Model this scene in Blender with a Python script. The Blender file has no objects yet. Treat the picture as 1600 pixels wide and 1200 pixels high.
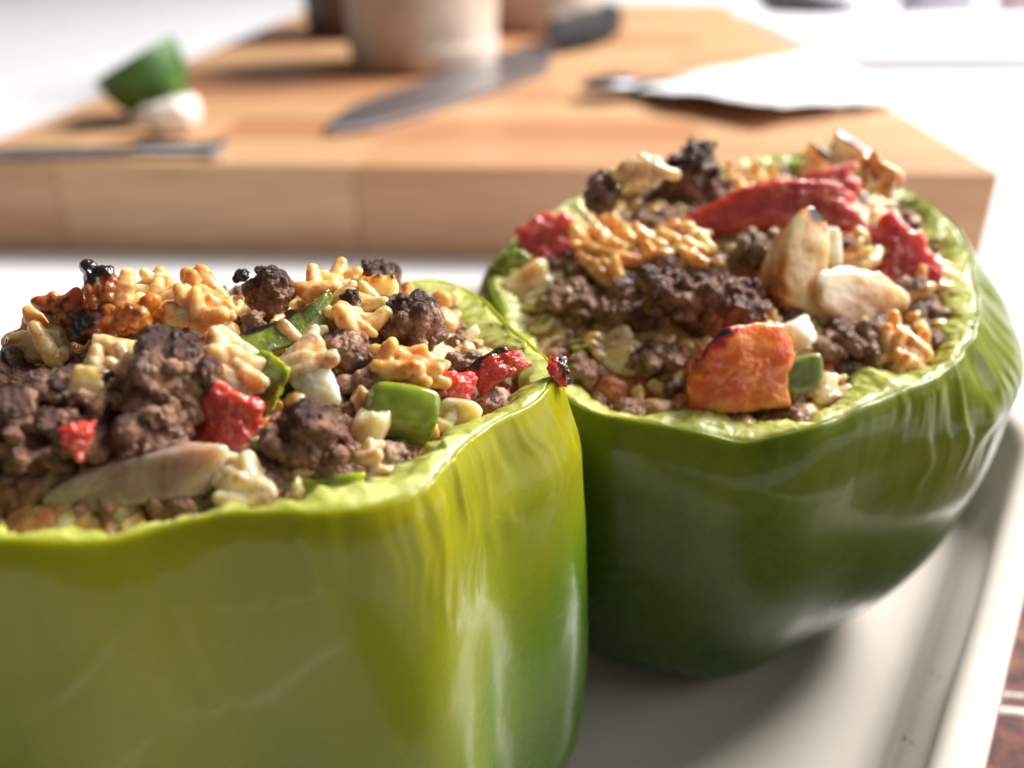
import bpy, bmesh, math, random
import numpy as np
from mathutils import Vector, Matrix

scene = bpy.context.scene
C = scene.collection
R = math.radians

# ------------------------------------------------------------------ camera
cam = bpy.data.cameras.new('camera')
cam.sensor_width = 36.0
cam.lens = 32.625
cam.clip_start = 0.005
cam.clip_end = 20.0
cam.dof.use_dof = True
cam.dof.focus_distance = 0.101
cam.dof.aperture_fstop = 12.5
camo = bpy.data.objects.new('camera', cam)
camo.location = (0, 0, 0.119)
camo.rotation_euler = (R(62.7), 0, 0)
C.objects.link(camo)
scene.camera = camo

# ------------------------------------------------------------------ light
world = bpy.data.worlds.new('World')
scene.world = world
world.use_nodes = True
bg = world.node_tree.nodes['Background']
bg.inputs['Color'].default_value = (0.97, 0.98, 1.0, 1)
bg.inputs['Strength'].default_value = 0.13


def area(name, loc, target, sx, sy, watts, col):
    l = bpy.data.lights.new(name, 'AREA')
    l.shape = 'RECTANGLE'
    l.size = sx
    l.size_y = sy
    l.energy = watts
    l.color = col
    o = bpy.data.objects.new(name, l)
    o.location = loc
    d = Vector(target) - Vector(loc)
    o.rotation_euler = d.to_track_quat('-Z', 'Y').to_euler()
    C.objects.link(o)


# a hard lamp high on the right, and the broad soft light of a window lower down behind it
area('key_lamp', (1.20, 0.98, 1.38), (0.0, 0.12, 0.06), 0.80, 0.80, 106, (1.0, 0.975, 0.95))
area('window_light', (1.15, -0.10, 0.60), (0.0, 0.12, 0.05), 0.8, 0.6, 5.5, (1.0, 0.97, 0.93))

scene.view_settings.view_transform = 'Standard'
scene.view_settings.look = 'None'
scene.view_settings.exposure = 0.0
scene.view_settings.gamma = 1.0
scene.view_settings.use_curve_mapping = False
scene.cycles.use_denoising = True
scene.cycles.max_bounces = 8
scene.cycles.sample_clamp_indirect = 6.0


# ------------------------------------------------------------------ numpy noise
def _hash(ix, iy, iz, seed):
    n = (ix.astype(np.int64) * 374761393 + iy.astype(np.int64) * 668265263 + iz.astype(np.int64) * 1274126177 + seed * 974634777) & 0xffffffff
    n = ((n ^ (n >> 13)) * 1103515245) & 0xffffffff
    n = ((n ^ (n >> 16)) * 2246822519) & 0xffffffff
    n = n ^ (n >> 15)
    return (n & 0xffffff) / float(0xffffff)


def vnoise(P, seed=0):
    P = np.asarray(P, float)
    i = np.floor(P).astype(np.int64)
    f = P - i
    u = f * f * f * (f * (f * 6 - 15) + 10)
    r = 0
    for dx in (0, 1):
        wx = u[:, 0] if dx else 1 - u[:, 0]
        for dy in (0, 1):
            wy = u[:, 1] if dy else 1 - u[:, 1]
            for dz in (0, 1):
                wz = u[:, 2] if dz else 1 - u[:, 2]
                r = r + wx * wy * wz * _hash(i[:, 0] + dx, i[:, 1] + dy, i[:, 2] + dz, seed)
    return r * 2 - 1


def fbm(P, seed=0, octaves=3, gain=0.5):
    r, a, f = 0, 1.0, 1.0
    for k in range(octaves):
        r = r + a * vnoise(np.asarray(P) * f + 17.3 * k, seed + k)
        a *= gain
        f *= 2.03
    return r


def worley(P, seed=0):
    P = np.asarray(P, float)
    i = np.floor(P).astype(np.int64)
    best = np.full(len(P), 9.0)
    for dx in (-1, 0, 1):
        for dy in (-1, 0, 1):
            for dz in (-1, 0, 1):
                c0, c1, c2 = i[:, 0] + dx, i[:, 1] + dy, i[:, 2] + dz
                q = np.stack([c0 + _hash(c0, c1, c2, seed), c1 + _hash(c0, c1, c2, seed + 7), c2 + _hash(c0, c1, c2, seed + 13)], 1)
                best = np.minimum(best, ((P - q) ** 2).sum(1))
    return np.sqrt(best)


def worley_id(P, seed=0):
    P = np.asarray(P, float)
    i = np.floor(P).astype(np.int64)
    best = np.full(len(P), 9.0)
    ids = np.zeros(len(P))
    for dx in (-1, 0, 1):
        for dy in (-1, 0, 1):
            for dz in (-1, 0, 1):
                c0, c1, c2 = i[:, 0] + dx, i[:, 1] + dy, i[:, 2] + dz
                q = np.stack([c0 + _hash(c0, c1, c2, seed), c1 + _hash(c0, c1, c2, seed + 7), c2 + _hash(c0, c1, c2, seed + 13)], 1)
                d = ((P - q) ** 2).sum(1)
                m = d < best
                best = np.where(m, d, best)
                ids = np.where(m, _hash(c0, c1, c2, seed + 29), ids)
    return np.sqrt(best), ids


def dome(F, w=0.8):
    return np.sqrt(np.clip(1 - (F / w) ** 2, 0, 1))


def sstep(a, b, x):
    t = np.clip((x - a) / (b - a), 0, 1)
    return t * t * (3 - 2 * t)


# ------------------------------------------------------------------ mesh helpers
def mesh(name, V, F, mat=None, smooth=True, attrs=None):
    me = bpy.data.meshes.new(name)
    me.from_pydata(np.asarray(V).tolist(), [], F.tolist() if hasattr(F, 'tolist') else F)
    if smooth:
        me.polygons.foreach_set('use_smooth', [True] * len(me.polygons))
    for k, a in (attrs or {}).items():
        at = me.attributes.new(k, 'FLOAT', 'POINT')
        at.data.foreach_set('value', np.asarray(a, dtype=np.float32))
    if mat:
        me.materials.append(mat)
    me.update()
    return me


def obj(name, me, parent=None, loc=None, rot=None):
    o = bpy.data.objects.new(name, me)
    C.objects.link(o)
    if parent:
        o.parent = parent
    if loc is not None:
        o.location = loc
    if rot is not None:
        o.rotation_euler = rot
    return o


def tag(o, label, cat, group=None):
    o['label'] = label
    o['category'] = cat
    if group:
        o['group'] = group
    return o


def struct(o):
    o['kind'] = 'structure'
    return o


def stuff(o):
    o['kind'] = 'stuff'
    return o


_ico = {}


def ico(sub):
    if sub not in _ico:
        bm = bmesh.new()
        bmesh.ops.create_icosphere(bm, subdivisions=sub, radius=1.0)
        V = np.array([v.co[:] for v in bm.verts])
        F = np.array([[v.index for v in f.verts] for f in bm.faces])
        bm.free()
        _ico[sub] = (V / np.linalg.norm(V, axis=1)[:, None], F)
    return _ico[sub]


def grid_faces(nu, nv, wrap=True):
    """rows of nu verts, nv rows"""
    a = np.arange(nv - 1)[:, None] * nu + np.arange(nu if wrap else nu - 1)[None, :]
    b = np.arange(nv - 1)[:, None] * nu + (np.arange(nu if wrap else nu - 1)[None, :] + 1) % nu
    return np.stack([a, b, b + nu, a + nu], -1).reshape(-1, 4)


def box_bm(x0, x1, y0, y1, z0, z1, bevel=0.0, seg=2):
    bm = bmesh.new()
    bmesh.ops.create_cube(bm, size=1)
    for v in bm.verts:
        v.co = ((x0 + x1) / 2 + v.co.x * (x1 - x0), (y0 + y1) / 2 + v.co.y * (y1 - y0), (z0 + z1) / 2 + v.co.z * (z1 - z0))
    if bevel:
        bmesh.ops.bevel(bm, geom=bm.edges[:], offset=bevel, segments=seg, affect='EDGES', profile=0.5)
    return bm


def bm_mesh(name, bm, mat, smooth=False):
    me = bpy.data.meshes.new(name)
    bm.to_mesh(me)
    bm.free()
    me.materials.append(mat)
    if smooth:
        me.polygons.foreach_set('use_smooth', [True] * len(me.polygons))
    return me


def lathe(prof, n=64):
    a = np.linspace(0, 2 * math.pi, n, endpoint=False)
    V = np.array([[r * math.cos(t), r * math.sin(t), z] for r, z in prof for t in a])
    return V, grid_faces(n, len(prof))


def fused(blobs, voxel, smooth=2, sub=2):
    """melt many small ellipsoids (centre, 3x3 axes) into one continuous skin"""
    SV, SF = ico(sub)
    V = np.vstack([SV @ A.T + c for c, A in blobs])
    F = np.vstack([SF + k * len(SV) for k in range(len(blobs))])
    me = mesh('melt', V, F)
    o = bpy.data.objects.new('melt', me)
    C.objects.link(o)
    m = o.modifiers.new('r', 'REMESH')
    m.mode = 'VOXEL'
    m.voxel_size = voxel
    s = o.modifiers.new('s', 'SMOOTH')
    s.factor = 0.5
    s.iterations = smooth
    ev = o.evaluated_get(bpy.context.evaluated_depsgraph_get())
    out = bpy.data.meshes.new_from_object(ev)
    n = len(out.vertices)
    P = np.empty(n * 3)
    out.vertices.foreach_get('co', P)
    Fo = [tuple(p.vertices) for p in out.polygons]
    bpy.data.objects.remove(o)
    bpy.data.meshes.remove(me)
    bpy.data.meshes.remove(out)
    return P.reshape(-1, 3), Fo


def rand_axes(rg, r, lo=0.75, hi=1.3):
    q = np.linalg.qr(rg.normal(size=(3, 3)))[0]
    return q * (r * rg.uniform(lo, hi, 3))


# ------------------------------------------------------------------ materials
class NT:
    def __init__(self, name):
        self.m = bpy.data.materials.new(name)
        self.m.use_nodes = True
        self.t = self.m.node_tree
        self.t.nodes.clear()
        self.out = self.t.nodes.new('ShaderNodeOutputMaterial')

    def n(self, typ, ins=None, **kw):
        nd = self.t.nodes.new('ShaderNode' + typ)
        for k, v in kw.items():
            setattr(nd, k, v)
        for k, v in (ins or {}).items():
            s = nd.inputs[k]
            if isinstance(v, bpy.types.NodeSocket):
                self.t.links.new(v, s)
            else:
                s.default_value = v
        return nd

    def coord(self, which='Object'):
        return self.n('TexCoord').outputs[which]

    def noise(self, co, scale, detail=3, rough=0.55, dist=0.0):
        return self.n('TexNoise', {'Vector': co, 'Scale': scale, 'Detail': detail, 'Roughness': rough, 'Distortion': dist}).outputs['Fac']

    def voro(self, co, scale, feature='F1', smooth=None):
        nd = self.n('TexVoronoi', {'Vector': co, 'Scale': scale}, feature=feature)
        return nd.outputs['Distance']

    def stretch(self, co, s):
        return self.n('Mapping', {'Vector': co, 'Scale': s}).outputs['Vector']

    def ramp(self, fac, stops):
        nd = self.n('ValToRGB', {'Fac': fac})
        e = nd.color_ramp.elements
        while len(e) < len(stops):
            e.new(0.5)
        for k, (p, c) in enumerate(stops):
            e[k].position = p
            e[k].color = tuple(c) + (1,) if len(c) == 3 else c
        return nd.outputs['Color']

    def val(self, fac, lo, hi, a=0.0, b=1.0):
        return self.n('MapRange', {'Value': fac, 'From Min': lo, 'From Max': hi, 'To Min': a, 'To Max': b}).outputs['Result']

    def mix(self, fac, a, b, blend='MIX'):
        nd = self.n('Mix', data_type='RGBA', blend_type=blend)
        for idx, v in ((0, fac), (6, a), (7, b)):
            s = nd.inputs[idx]
            if isinstance(v, bpy.types.NodeSocket):
                self.t.links.new(v, s)
            else:
                s.default_value = v if not isinstance(v, tuple) or len(v) == 4 else v + (1,)
        return nd.outputs[2]

    def math(self, op, a, b=0.0):
        nd = self.n('Math', operation=op)
        for i, v in enumerate((a, b)):
            if isinstance(v, bpy.types.NodeSocket):
                self.t.links.new(v, nd.inputs[i])
            else:
                nd.inputs[i].default_value = v
        return nd.outputs[0]

    def attr(self, name):
        return self.n('Attribute', attribute_name=name).outputs['Fac']

    def rand(self):
        return self.n('ObjectInfo').outputs['Random']

    def bump(self, h, dist, strength=1.0, nrm=None):
        ins = {'Height': h, 'Distance': dist, 'Strength': strength}
        if nrm is not None:
            ins['Normal'] = nrm
        return self.n('Bump', ins).outputs['Normal']

    def done(self, color, rough=0.4, nrm=None, **kw):
        b = self.n('BsdfPrincipled')
        ins = {'Base Color': color, 'Roughness': rough}
        if nrm is not None:
            ins['Normal'] = nrm
            if kw.get('coatbump', True):
                ins['Coat Normal'] = nrm
        names = {'sss': 'Subsurface Weight', 'sr': 'Subsurface Radius', 'ss': 'Subsurface Scale', 'coat': 'Coat Weight', 'coatr': 'Coat Roughness',
                 'metal': 'Metallic', 'spec': 'Specular IOR Level', 'trans': 'Transmission Weight', 'ior': 'IOR', 'sheen': 'Sheen Weight'}
        for k, v in kw.items():
            if k in names:
                ins[names[k]] = v
        for k, v in ins.items():
            s = b.inputs[k]
            if isinstance(v, bpy.types.NodeSocket):
                self.t.links.new(v, s)
            else:
                s.default_value = tuple(v) + (1,) if isinstance(v, tuple) and len(v) == 3 and s.type == 'RGBA' else v
        self.t.links.new(b.outputs[0], self.out.inputs[0])
        return self.m


def m_plain(name, col, rough=0.4, var=0.06, scale=30.0, bump=0.0, bscale=200.0, **kw):
    t = NT(name)
    co = t.coord()
    f = t.noise(co, scale, 4)
    c = t.mix(f, tuple(max(0, x * (1 - var)) for x in col), tuple(min(1, x * (1 + var)) for x in col))
    nrm = t.bump(t.noise(co, bscale, 3), bump) if bump else None
    return t.done(c, t.val(t.noise(co, scale * 3, 3), 0.3, 0.7, rough * 0.85, rough * 1.15), nrm, **kw)


def m_skin(name, ca, cb, cc):
    t = NT(name)
    co = t.coord()
    f = t.attr('tone')
    streak = t.noise(t.stretch(co, (1, 1, 0.18)), 260, 4, 0.6)
    fine = t.noise(co, 900, 3)
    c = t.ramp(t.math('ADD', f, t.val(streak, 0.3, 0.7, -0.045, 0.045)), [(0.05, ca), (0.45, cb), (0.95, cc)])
    c = t.mix(t.val(fine, 0.45, 0.75, 0, 0.10), c, (0.30, 0.33, 0.05))
    spots = t.val(t.voro(co, 420), 0.0, 0.10, 0.12, 0.0)
    c = t.mix(spots, c, (0.45, 0.47, 0.12))
    h = t.math('ADD', t.math('MULTIPLY', t.noise(t.stretch(co, (1, 1, 0.35)), 420, 4, 0.6), 0.7), t.math('MULTIPLY', t.noise(co, 75, 3, 0.6), 0.75))
    nrm = t.bump(h, 0.00011, 0.7)
    smear = t.noise(co, 70, 4, 0.6, 0.8)
    return t.done(c, t.val(smear, 0.35, 0.65, 0.20, 0.42), nrm, coat=0.27, spec=0.14, coatr=t.val(smear, 0.35, 0.7, 0.03, 0.10), sss=0.45, sr=(1.0, 0.9, 0.12), ss=0.006, coatbump=True)


def m_flesh(name):
    t = NT(name)
    co = t.coord()
    f = t.math('ADD', t.math('MULTIPLY', t.noise(co, 160, 4, 0.6, 0.6), 0.65), t.math('MULTIPLY', t.noise(co, 900, 4, 0.6), 0.35))
    c = t.ramp(f, [(0.34, (0.25, 0.29, 0.030)), (0.48, (0.42, 0.44, 0.075)), (0.63, (0.64, 0.64, 0.23))])
    c = t.mix(t.attr('char'), c, (0.16, 0.13, 0.012))
    h = t.math('ADD', t.noise(co, 900, 4, 0.65), t.math('MULTIPLY', t.voro(co, 800), -0.5))
    return t.done(c, t.val(t.noise(co, 500, 3), 0.35, 0.65, 0.30, 0.6), t.bump(h, 0.00014, 0.9), coat=0.30, coatr=0.12, sss=0.4, sr=(1.0, 0.9, 0.2), ss=0.003)


def m_meat(name, lo, mid, hi, charcol=(0.042, 0.016, 0.012)):
    t = NT(name)
    co = t.coord()
    f = t.noise(co, 480, 5, 0.65, 0.4)
    c = t.ramp(f, [(0.30, lo), (0.50, mid), (0.72, hi)])
    c = t.mix(t.val(t.noise(co, 190, 3), 0.52, 0.72, 0, 0.55), c, (0.22, 0.075, 0.035))
    c = t.mix(t.attr('char'), c, charcol)
    h = t.math('ADD', t.math('MULTIPLY', t.voro(co, 1300), -1.0), t.noise(co, 2600, 4, 0.6))
    nrm = t.bump(h, 0.00055, 1.0)
    return t.done(c, t.val(t.noise(co, 700, 3), 0.35, 0.65, 0.45, 0.75), nrm, coat=0.75, coatr=0.06, spec=0.12, sss=0.2, sr=(1.0, 0.5, 0.3), ss=0.0016)


def m_soft(name, a, b, c_, charcol=(0.10, 0.022, 0.006), scale=350.0, sss=0.8, ss=0.003, sr=(1.0, 0.7, 0.4), bump=0.00014, bs=900.0, rough=0.28, coat=0.5, tint=None):
    """wet cooked vegetables and rice: mottled, translucent, glossy; browned where char is painted in"""
    t = NT(name)
    co = t.coord()
    f = t.noise(co, scale, 4, 0.6, 0.5)
    f = t.math('ADD', f, t.math('MULTIPLY', t.math('SUBTRACT', t.rand(), 0.5), 0.16))
    c = t.ramp(f, [(0.30, a), (0.52, b), (0.74, c_)])
    ch = t.attr('char')
    c = t.mix(t.val(ch, 0.0, 0.55), c, charcol)
    c = t.mix(t.val(ch, 0.55, 0.95), c, (0.010, 0.006, 0.005))
    sp = t.val(t.noise(co, 1500, 2), 0.68, 0.74, 0, 0.75)
    c = t.mix(sp, c, tuple(x * 0.35 for x in b))
    h = t.math('ADD', t.noise(co, bs, 4, 0.6), t.math('MULTIPLY', t.noise(co, bs * 0.3, 2), 1.2))
    return t.done(c, rough, t.bump(h, bump, 0.9), coat=coat, coatr=0.08, sss=sss, sr=sr, ss=ss)


def m_onion(name, a, b, c_, charcol=(0.50, 0.18, 0.022), veins=0.5):
    """cooked onion: translucent layers with fine lengthwise veins"""
    t = NT(name)
    co = t.coord()
    vein = t.noise(t.stretch(co, (0.16, 1.0, 1.0)), 420, 3, 0.5, 0.3)
    f = t.math('ADD', t.math('MULTIPLY', t.noise(co, 190, 4, 0.6, 0.8), 0.8), t.math('MULTIPLY', vein, 0.2))
    c = t.ramp(f, [(0.34, a), (0.50, b), (0.66, c_)])
    ch = t.attr('char')
    c = t.mix(t.val(ch, 0.0, 0.55), c, charcol)
    c = t.mix(t.val(ch, 0.60, 0.95), c, (0.010, 0.006, 0.005))
    c = t.mix(t.val(t.noise(co, 1100, 2), 0.66, 0.74, 0, 0.55), c, tuple(x * 0.45 for x in a))
    return t.done(c, t.val(vein, 0.3, 0.7, 0.18, 0.40), t.bump(t.math('ADD', vein, t.noise(co, 900, 3)), 0.00012, veins), coat=0.45, coatr=0.08, sss=0.8, sr=(1.0, 0.75, 0.45), ss=0.006)


M = {}
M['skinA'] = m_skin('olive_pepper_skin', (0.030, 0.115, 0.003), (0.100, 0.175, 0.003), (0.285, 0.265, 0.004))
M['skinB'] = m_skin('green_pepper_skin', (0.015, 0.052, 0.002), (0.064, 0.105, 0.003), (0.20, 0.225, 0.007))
M['flesh'] = m_flesh('pepper_flesh')
M['meat'] = m_meat('browned_meat', (0.14, 0.058, 0.032), (0.35, 0.175, 0.10), (0.60, 0.39, 0.25))
M['meatgrey'] = m_meat('grey_brown_meat', (0.19, 0.10, 0.06), (0.40, 0.25, 0.16), (0.60, 0.44, 0.31))
M['meatdark'] = m_meat('dark_meat', (0.085, 0.032, 0.018), (0.25, 0.112, 0.066), (0.48, 0.28, 0.175))
def m_bed():
    t = NT('filling_mixture')
    co = t.coord()
    f = t.math('ADD', t.attr('cell'), t.math('MULTIPLY', t.math('SUBTRACT', t.noise(co, 700, 4, 0.6), 0.5), 0.25))
    c = t.ramp(f, [(0.0, (0.12, 0.05, 0.025)), (0.28, (0.34, 0.16, 0.075)), (0.42, (0.62, 0.36, 0.12)), (0.62, (0.78, 0.57, 0.28)), (0.80, (0.70, 0.44, 0.16)), (0.92, (0.50, 0.10, 0.035))])
    c = t.mix(t.val(t.noise(co, 1400, 2), 0.62, 0.72, 0, 0.6), c, (0.10, 0.04, 0.015))
    c = t.mix(t.attr('char'), c, (0.06, 0.025, 0.012))
    h = t.math('ADD', t.noise(co, 1500, 4, 0.6), t.math('MULTIPLY', t.voro(co, 900), -0.6))
    return t.done(c, t.val(t.noise(co, 600, 3), 0.35, 0.65, 0.18, 0.45), t.bump(h, 0.0003, 0.9), coat=0.4, coatr=0.1, sss=0.45, sr=(1.0, 0.6, 0.3), ss=0.0025)


M['bed'] = m_bed()
M['pale'] = m_soft('pale_rice', (0.68, 0.43, 0.18), (0.83, 0.63, 0.37), (0.90, 0.78, 0.57))
M['gold'] = m_soft('golden_rice', (0.72, 0.40, 0.11), (0.84, 0.59, 0.25), (0.89, 0.74, 0.45), charcol=(0.50, 0.165, 0.022))
M['toast'] = m_soft('toasted_rice', (0.28, 0.055, 0.008), (0.52, 0.17, 0.025), (0.72, 0.36, 0.08), charcol=(0.06, 0.012, 0.006))
M['onion'] = m_onion('cooked_onion', (0.56, 0.27, 0.075), (0.78, 0.55, 0.27), (0.88, 0.76, 0.52), veins=0.5)
M['onionpink'] = m_onion('translucent_onion', (0.24, 0.13, 0.09), (0.40, 0.27, 0.20), (0.58, 0.45, 0.36), veins=0.3)
M['onionfan'] = m_onion('blushed_onion', (0.58, 0.27, 0.13), (0.76, 0.51, 0.32), (0.87, 0.72, 0.55), veins=1.0)
M['onionwhite'] = m_onion('white_onion', (0.66, 0.52, 0.32), (0.80, 0.73, 0.58), (0.88, 0.85, 0.78), veins=0.3)
M['tomato'] = m_soft('red_tomato', (0.42, 0.022, 0.016), (0.60, 0.085, 0.050), (0.78, 0.34, 0.19), charcol=(0.12, 0.006, 0.006), scale=420, ss=0.0025, sr=(1, 0.25, 0.12), bump=0.00035, rough=0.30, coat=0.75)
M['tomatopink'] = m_soft('pink_tomato', (0.54, 0.035, 0.035), (0.72, 0.12, 0.09), (0.82, 0.38, 0.26), charcol=(0.20, 0.01, 0.01), scale=240, ss=0.003, sr=(1, 0.3, 0.2), bump=0.00035, rough=0.30, coat=0.75)
M['tomatoorange'] = m_soft('orange_tomato', (0.70, 0.09, 0.010), (0.84, 0.25, 0.03), (0.90, 0.50, 0.14), charcol=(0.55, 0.02, 0.012), scale=170, ss=0.003, sr=(1, 0.35, 0.12), bump=0.00035, bs=700, rough=0.30, coat=0.75)
M['dice'] = m_soft('green_pepper_dice', (0.14, 0.19, 0.012), (0.24, 0.29, 0.03), (0.38, 0.40, 0.08), charcol=(0.20, 0.12, 0.01), scale=150, ss=0.003, sr=(0.9, 1, 0.2), bump=0.00008, bs=600, rough=0.2)
M['dicegrey'] = m_soft('grey_green_pepper_dice', (0.14, 0.17, 0.05), (0.25, 0.29, 0.11), (0.40, 0.43, 0.22), scale=150, ss=0.003, sr=(0.9, 1, 0.3), bump=0.00008, bs=600, rough=0.24)
M['strip'] = m_soft('green_pepper_strip', (0.06, 0.085, 0.006), (0.20, 0.23, 0.018), (0.42, 0.42, 0.08), charcol=(0.05, 0.03, 0.005), scale=220, ss=0.002, sr=(0.9, 1, 0.2), bump=0.0004, bs=500, rough=0.28)
M['black'] = m_plain('burnt_black', (0.010, 0.007, 0.008), 0.35, 0.4, 400, 0.0004, 900)

# ------------------------------------------------------------------ counter
t = NT('white_counter')
co = t.coord()
cc = t.mix(t.noise(co, 9, 4), (0.78, 0.78, 0.80), (0.84, 0.84, 0.85))
M['counter'] = t.done(cc, t.val(t.noise(co, 40, 3), 0.3, 0.7, 0.3, 0.45), t.bump(t.noise(co, 350, 3), 0.00005))
struct(obj('counter', bm_mesh('counter', box_bm(-2.2, 2.2, -0.10, 3.2, -0.04, 0.0, 0.003), M['counter'])))

# ------------------------------------------------------------------ plate
t = NT('glazed_ceramic')
co = t.coord()
cc = t.mix(t.noise(co, 25, 4), (0.60, 0.54, 0.475), (0.68, 0.62, 0.55))
specks = t.val(t.noise(co, 420, 2), 0.70, 0.76, 0, 0.35)
cc = t.mix(specks, cc, (0.42, 0.34, 0.22))
M['ceramic'] = t.done(cc, t.val(t.noise(co, 60, 3), 0.3, 0.7, 0.10, 0.24), t.bump(t.noise(co, 120, 3), 0.00006), coat=0.3, coatr=0.05)


def plate():
    a, b, rad = 0.0640, 0.1025, 0.014
    prof = [(-0.055, 0.0060), (-0.03, 0.0060), (-0.008, 0.0060), (-0.003, 0.0061), (0.0, 0.0067), (0.0016, 0.0082), (0.0028, 0.0110), (0.0052, 0.0200), (0.0064, 0.0242),
            (0.0072, 0.0257), (0.0084, 0.0263), (0.0112, 0.0262), (0.0124, 0.0255), (0.0128, 0.0243), (0.0122, 0.0225), (0.0095, 0.0150), (0.005, 0.0068), (0.0, 0.0030),
            (-0.004, 0.0020), (-0.006, 0.0012), (-0.010, 0.0012), (-0.012, 0.0024), (-0.055, 0.0024)]
    nseg = 20
    V = []
    for d, z in prof:
        ring = []
        r = max(rad + d, 0.0015)
        ax, by = a + d - r, b + d - r
        for k, (sx, sy) in enumerate(((1, 1), (-1, 1), (-1, -1), (1, -1))):
            for j in range(nseg):
                th = math.pi / 2 * (k + j / (nseg - 1))
                ring.append((sx * ax + r * math.cos(th), sy * by + r * math.sin(th), z))
        V += ring
    n = nseg * 4
    F = grid_faces(n, len(prof)).tolist()
    F.append(list(range(n - 1, -1, -1)))
    F.append([len(V) - n + i for i in range(n)])
    o = obj('plate', mesh('plate', V, [tuple(f) for f in F], M['ceramic']), None, (-0.0100, 0.1154, 0.0), (0, 0, R(-32.7)))
    tag(o, 'off-white glazed square plate with raised rim under both stuffed peppers', 'plate')


plate()


def plate_specks():
    SV, SF = ico(2)
    VV, FF = [], []
    rg = np.random.default_rng(3)
    spots = [(0.0672, 0.004, 0.0150), (0.0664, -0.014, 0.0120), (0.0682, -0.022, 0.0185), (0.0668, 0.018, 0.0135), (0.0676, 0.030, 0.0165), (0.058, -0.012, 0.0063), (0.049, -0.030, 0.0063), (0.054, -0.026, 0.0063), (0.061, 0.008, 0.0065)]
    for k, p in enumerate(spots):
        s_ = rg.uniform(0.00018, 0.00042)
        VV.append(SV * s_ * rg.uniform(0.6, 1.3, 3) + np.array(p))
        FF.append(SF + k * len(SV))
    o = obj('plate_specks', mesh('plate_specks', np.vstack(VV), np.vstack(FF), m_plain('dried_crumb', (0.42, 0.33, 0.18), 0.5, 0.3, 900)), None, (-0.0100, 0.1154, 0.0), (0, 0, R(-32.7)))
    stuff(o)


plate_specks()

# cloth beside the plate (lower right corner)
t = NT('printed_brown_cloth')
co = t.coord()
f = t.noise(co, 75, 4, 0.6, 1.5)
cc = t.ramp(f, [(0.30, (0.020, 0.006, 0.005)), (0.46, (0.085, 0.020, 0.014)), (0.60, (0.17, 0.055, 0.025)), (0.72, (0.45, 0.26, 0.05))])
M['cloth'] = t.done(cc, 0.8, t.bump(t.noise(co, 900, 3), 0.0006), sheen=0.2)
M['clothstripe'] = m_plain('pale_stripe_thread', (0.72, 0.66, 0.60), 0.7, 0.15, 200, 0.0003, 700)


def cloth():
    nx, ny = 50, 60
    xs = np.linspace(0.064, 0.20, nx)
    ys = np.linspace(0.02, 0.148, ny)
    X, Y = np.meshgrid(xs, ys)
    P = np.stack([X.ravel(), Y.ravel(), X.ravel() * 0], 1)
    z = 0.0022 + 0.0007 * fbm(P * 45, 5, 2)
    top = P.copy()
    top[:, 2] = z
    bot = P.copy()
    bot[:, 2] = 0.0004
    F = grid_faces(nx, ny, False)
    n = nx * ny
    side = []
    loop = list(range(nx)) + [nx * (j + 1) - 1 for j in range(1, ny)] + [n - 2 - i for i in range(nx - 1)] + [nx * (ny - 2 - j) for j in range(ny - 2)]
    for i in range(len(loop)):
        p, q = loop[i], loop[(i + 1) % len(loop)]
        side.append((p, q, q + n, p + n))
    fs = [tuple(f) for f in F] + [tuple((f + n)[::-1]) for f in F] + [s[::-1] for s in side]
    root = obj('cloth_mat', None, None, (0, 0, 0))
    tag(root, 'dark red-brown printed cloth with pale stripes at the lower right corner', 'cloth')
    obj('cloth', mesh('cloth', np.vstack([top, bot]), fs, M['cloth']), root)
    for y0, w in ((0.1135, 0.0010), (0.1100, 0.0016), (0.1415, 0.0012)):
        x = np.linspace(0.0645, 0.1995, 60)
        V = []
        for dy, dz in ((-w / 2, 0.0), (-w / 4, 0.0006), (w / 4, 0.0006), (w / 2, 0.0)):
            yy = np.full_like(x, y0 + dy) + 0.0006 * np.sin(x * 120)
            zz = 0.0023 + 0.0007 * fbm(np.stack([x, yy, x * 0], 1) * 45, 5, 2) + dz
            V.append(np.stack([x, yy, zz], 1))
        obj('stripe', mesh('stripe', np.vstack(V), grid_faces(60, 4, False), M['clothstripe']), root)


cloth()

# ------------------------------------------------------------------ butcher block board
t = NT('butcher_block_wood')
co = t.coord()
rnd = t.rand()
co2 = t.n('VectorMath', {0: co, 1: t.n('CombineXYZ', {'X': t.math('MULTIPLY', rnd, 7.0), 'Y': t.math('MULTIPLY', rnd, 3.0), 'Z': rnd}).outputs[0]}, operation='ADD').outputs[0]
g1 = t.noise(t.stretch(co2, (2.5, 22, 40)), 3.0, 5, 0.6, 0.6)
g2 = t.noise(t.stretch(co2, (8, 120, 160)), 4.0, 4, 0.6)
base = t.ramp(rnd, [(0.0, (0.49, 0.225, 0.105)), (0.30, (0.62, 0.365, 0.185)), (0.7, (0.67, 0.415, 0.22)), (1.0, (0.54, 0.265, 0.13))])
cc = t.mix(t.val(g1, 0.35, 0.70, 0.0, 0.40), base, (0.38, 0.135, 0.045))
cc = t.mix(t.val(g2, 0.4, 0.75, 0.0, 0.30), cc, (0.24, 0.09, 0.03))
M['wood'] = t.done(cc, t.val(g1, 0.3, 0.7, 0.36, 0.52), t.bump(g2, 0.0003, 0.5), coat=0.08, coatr=0.3)


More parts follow.
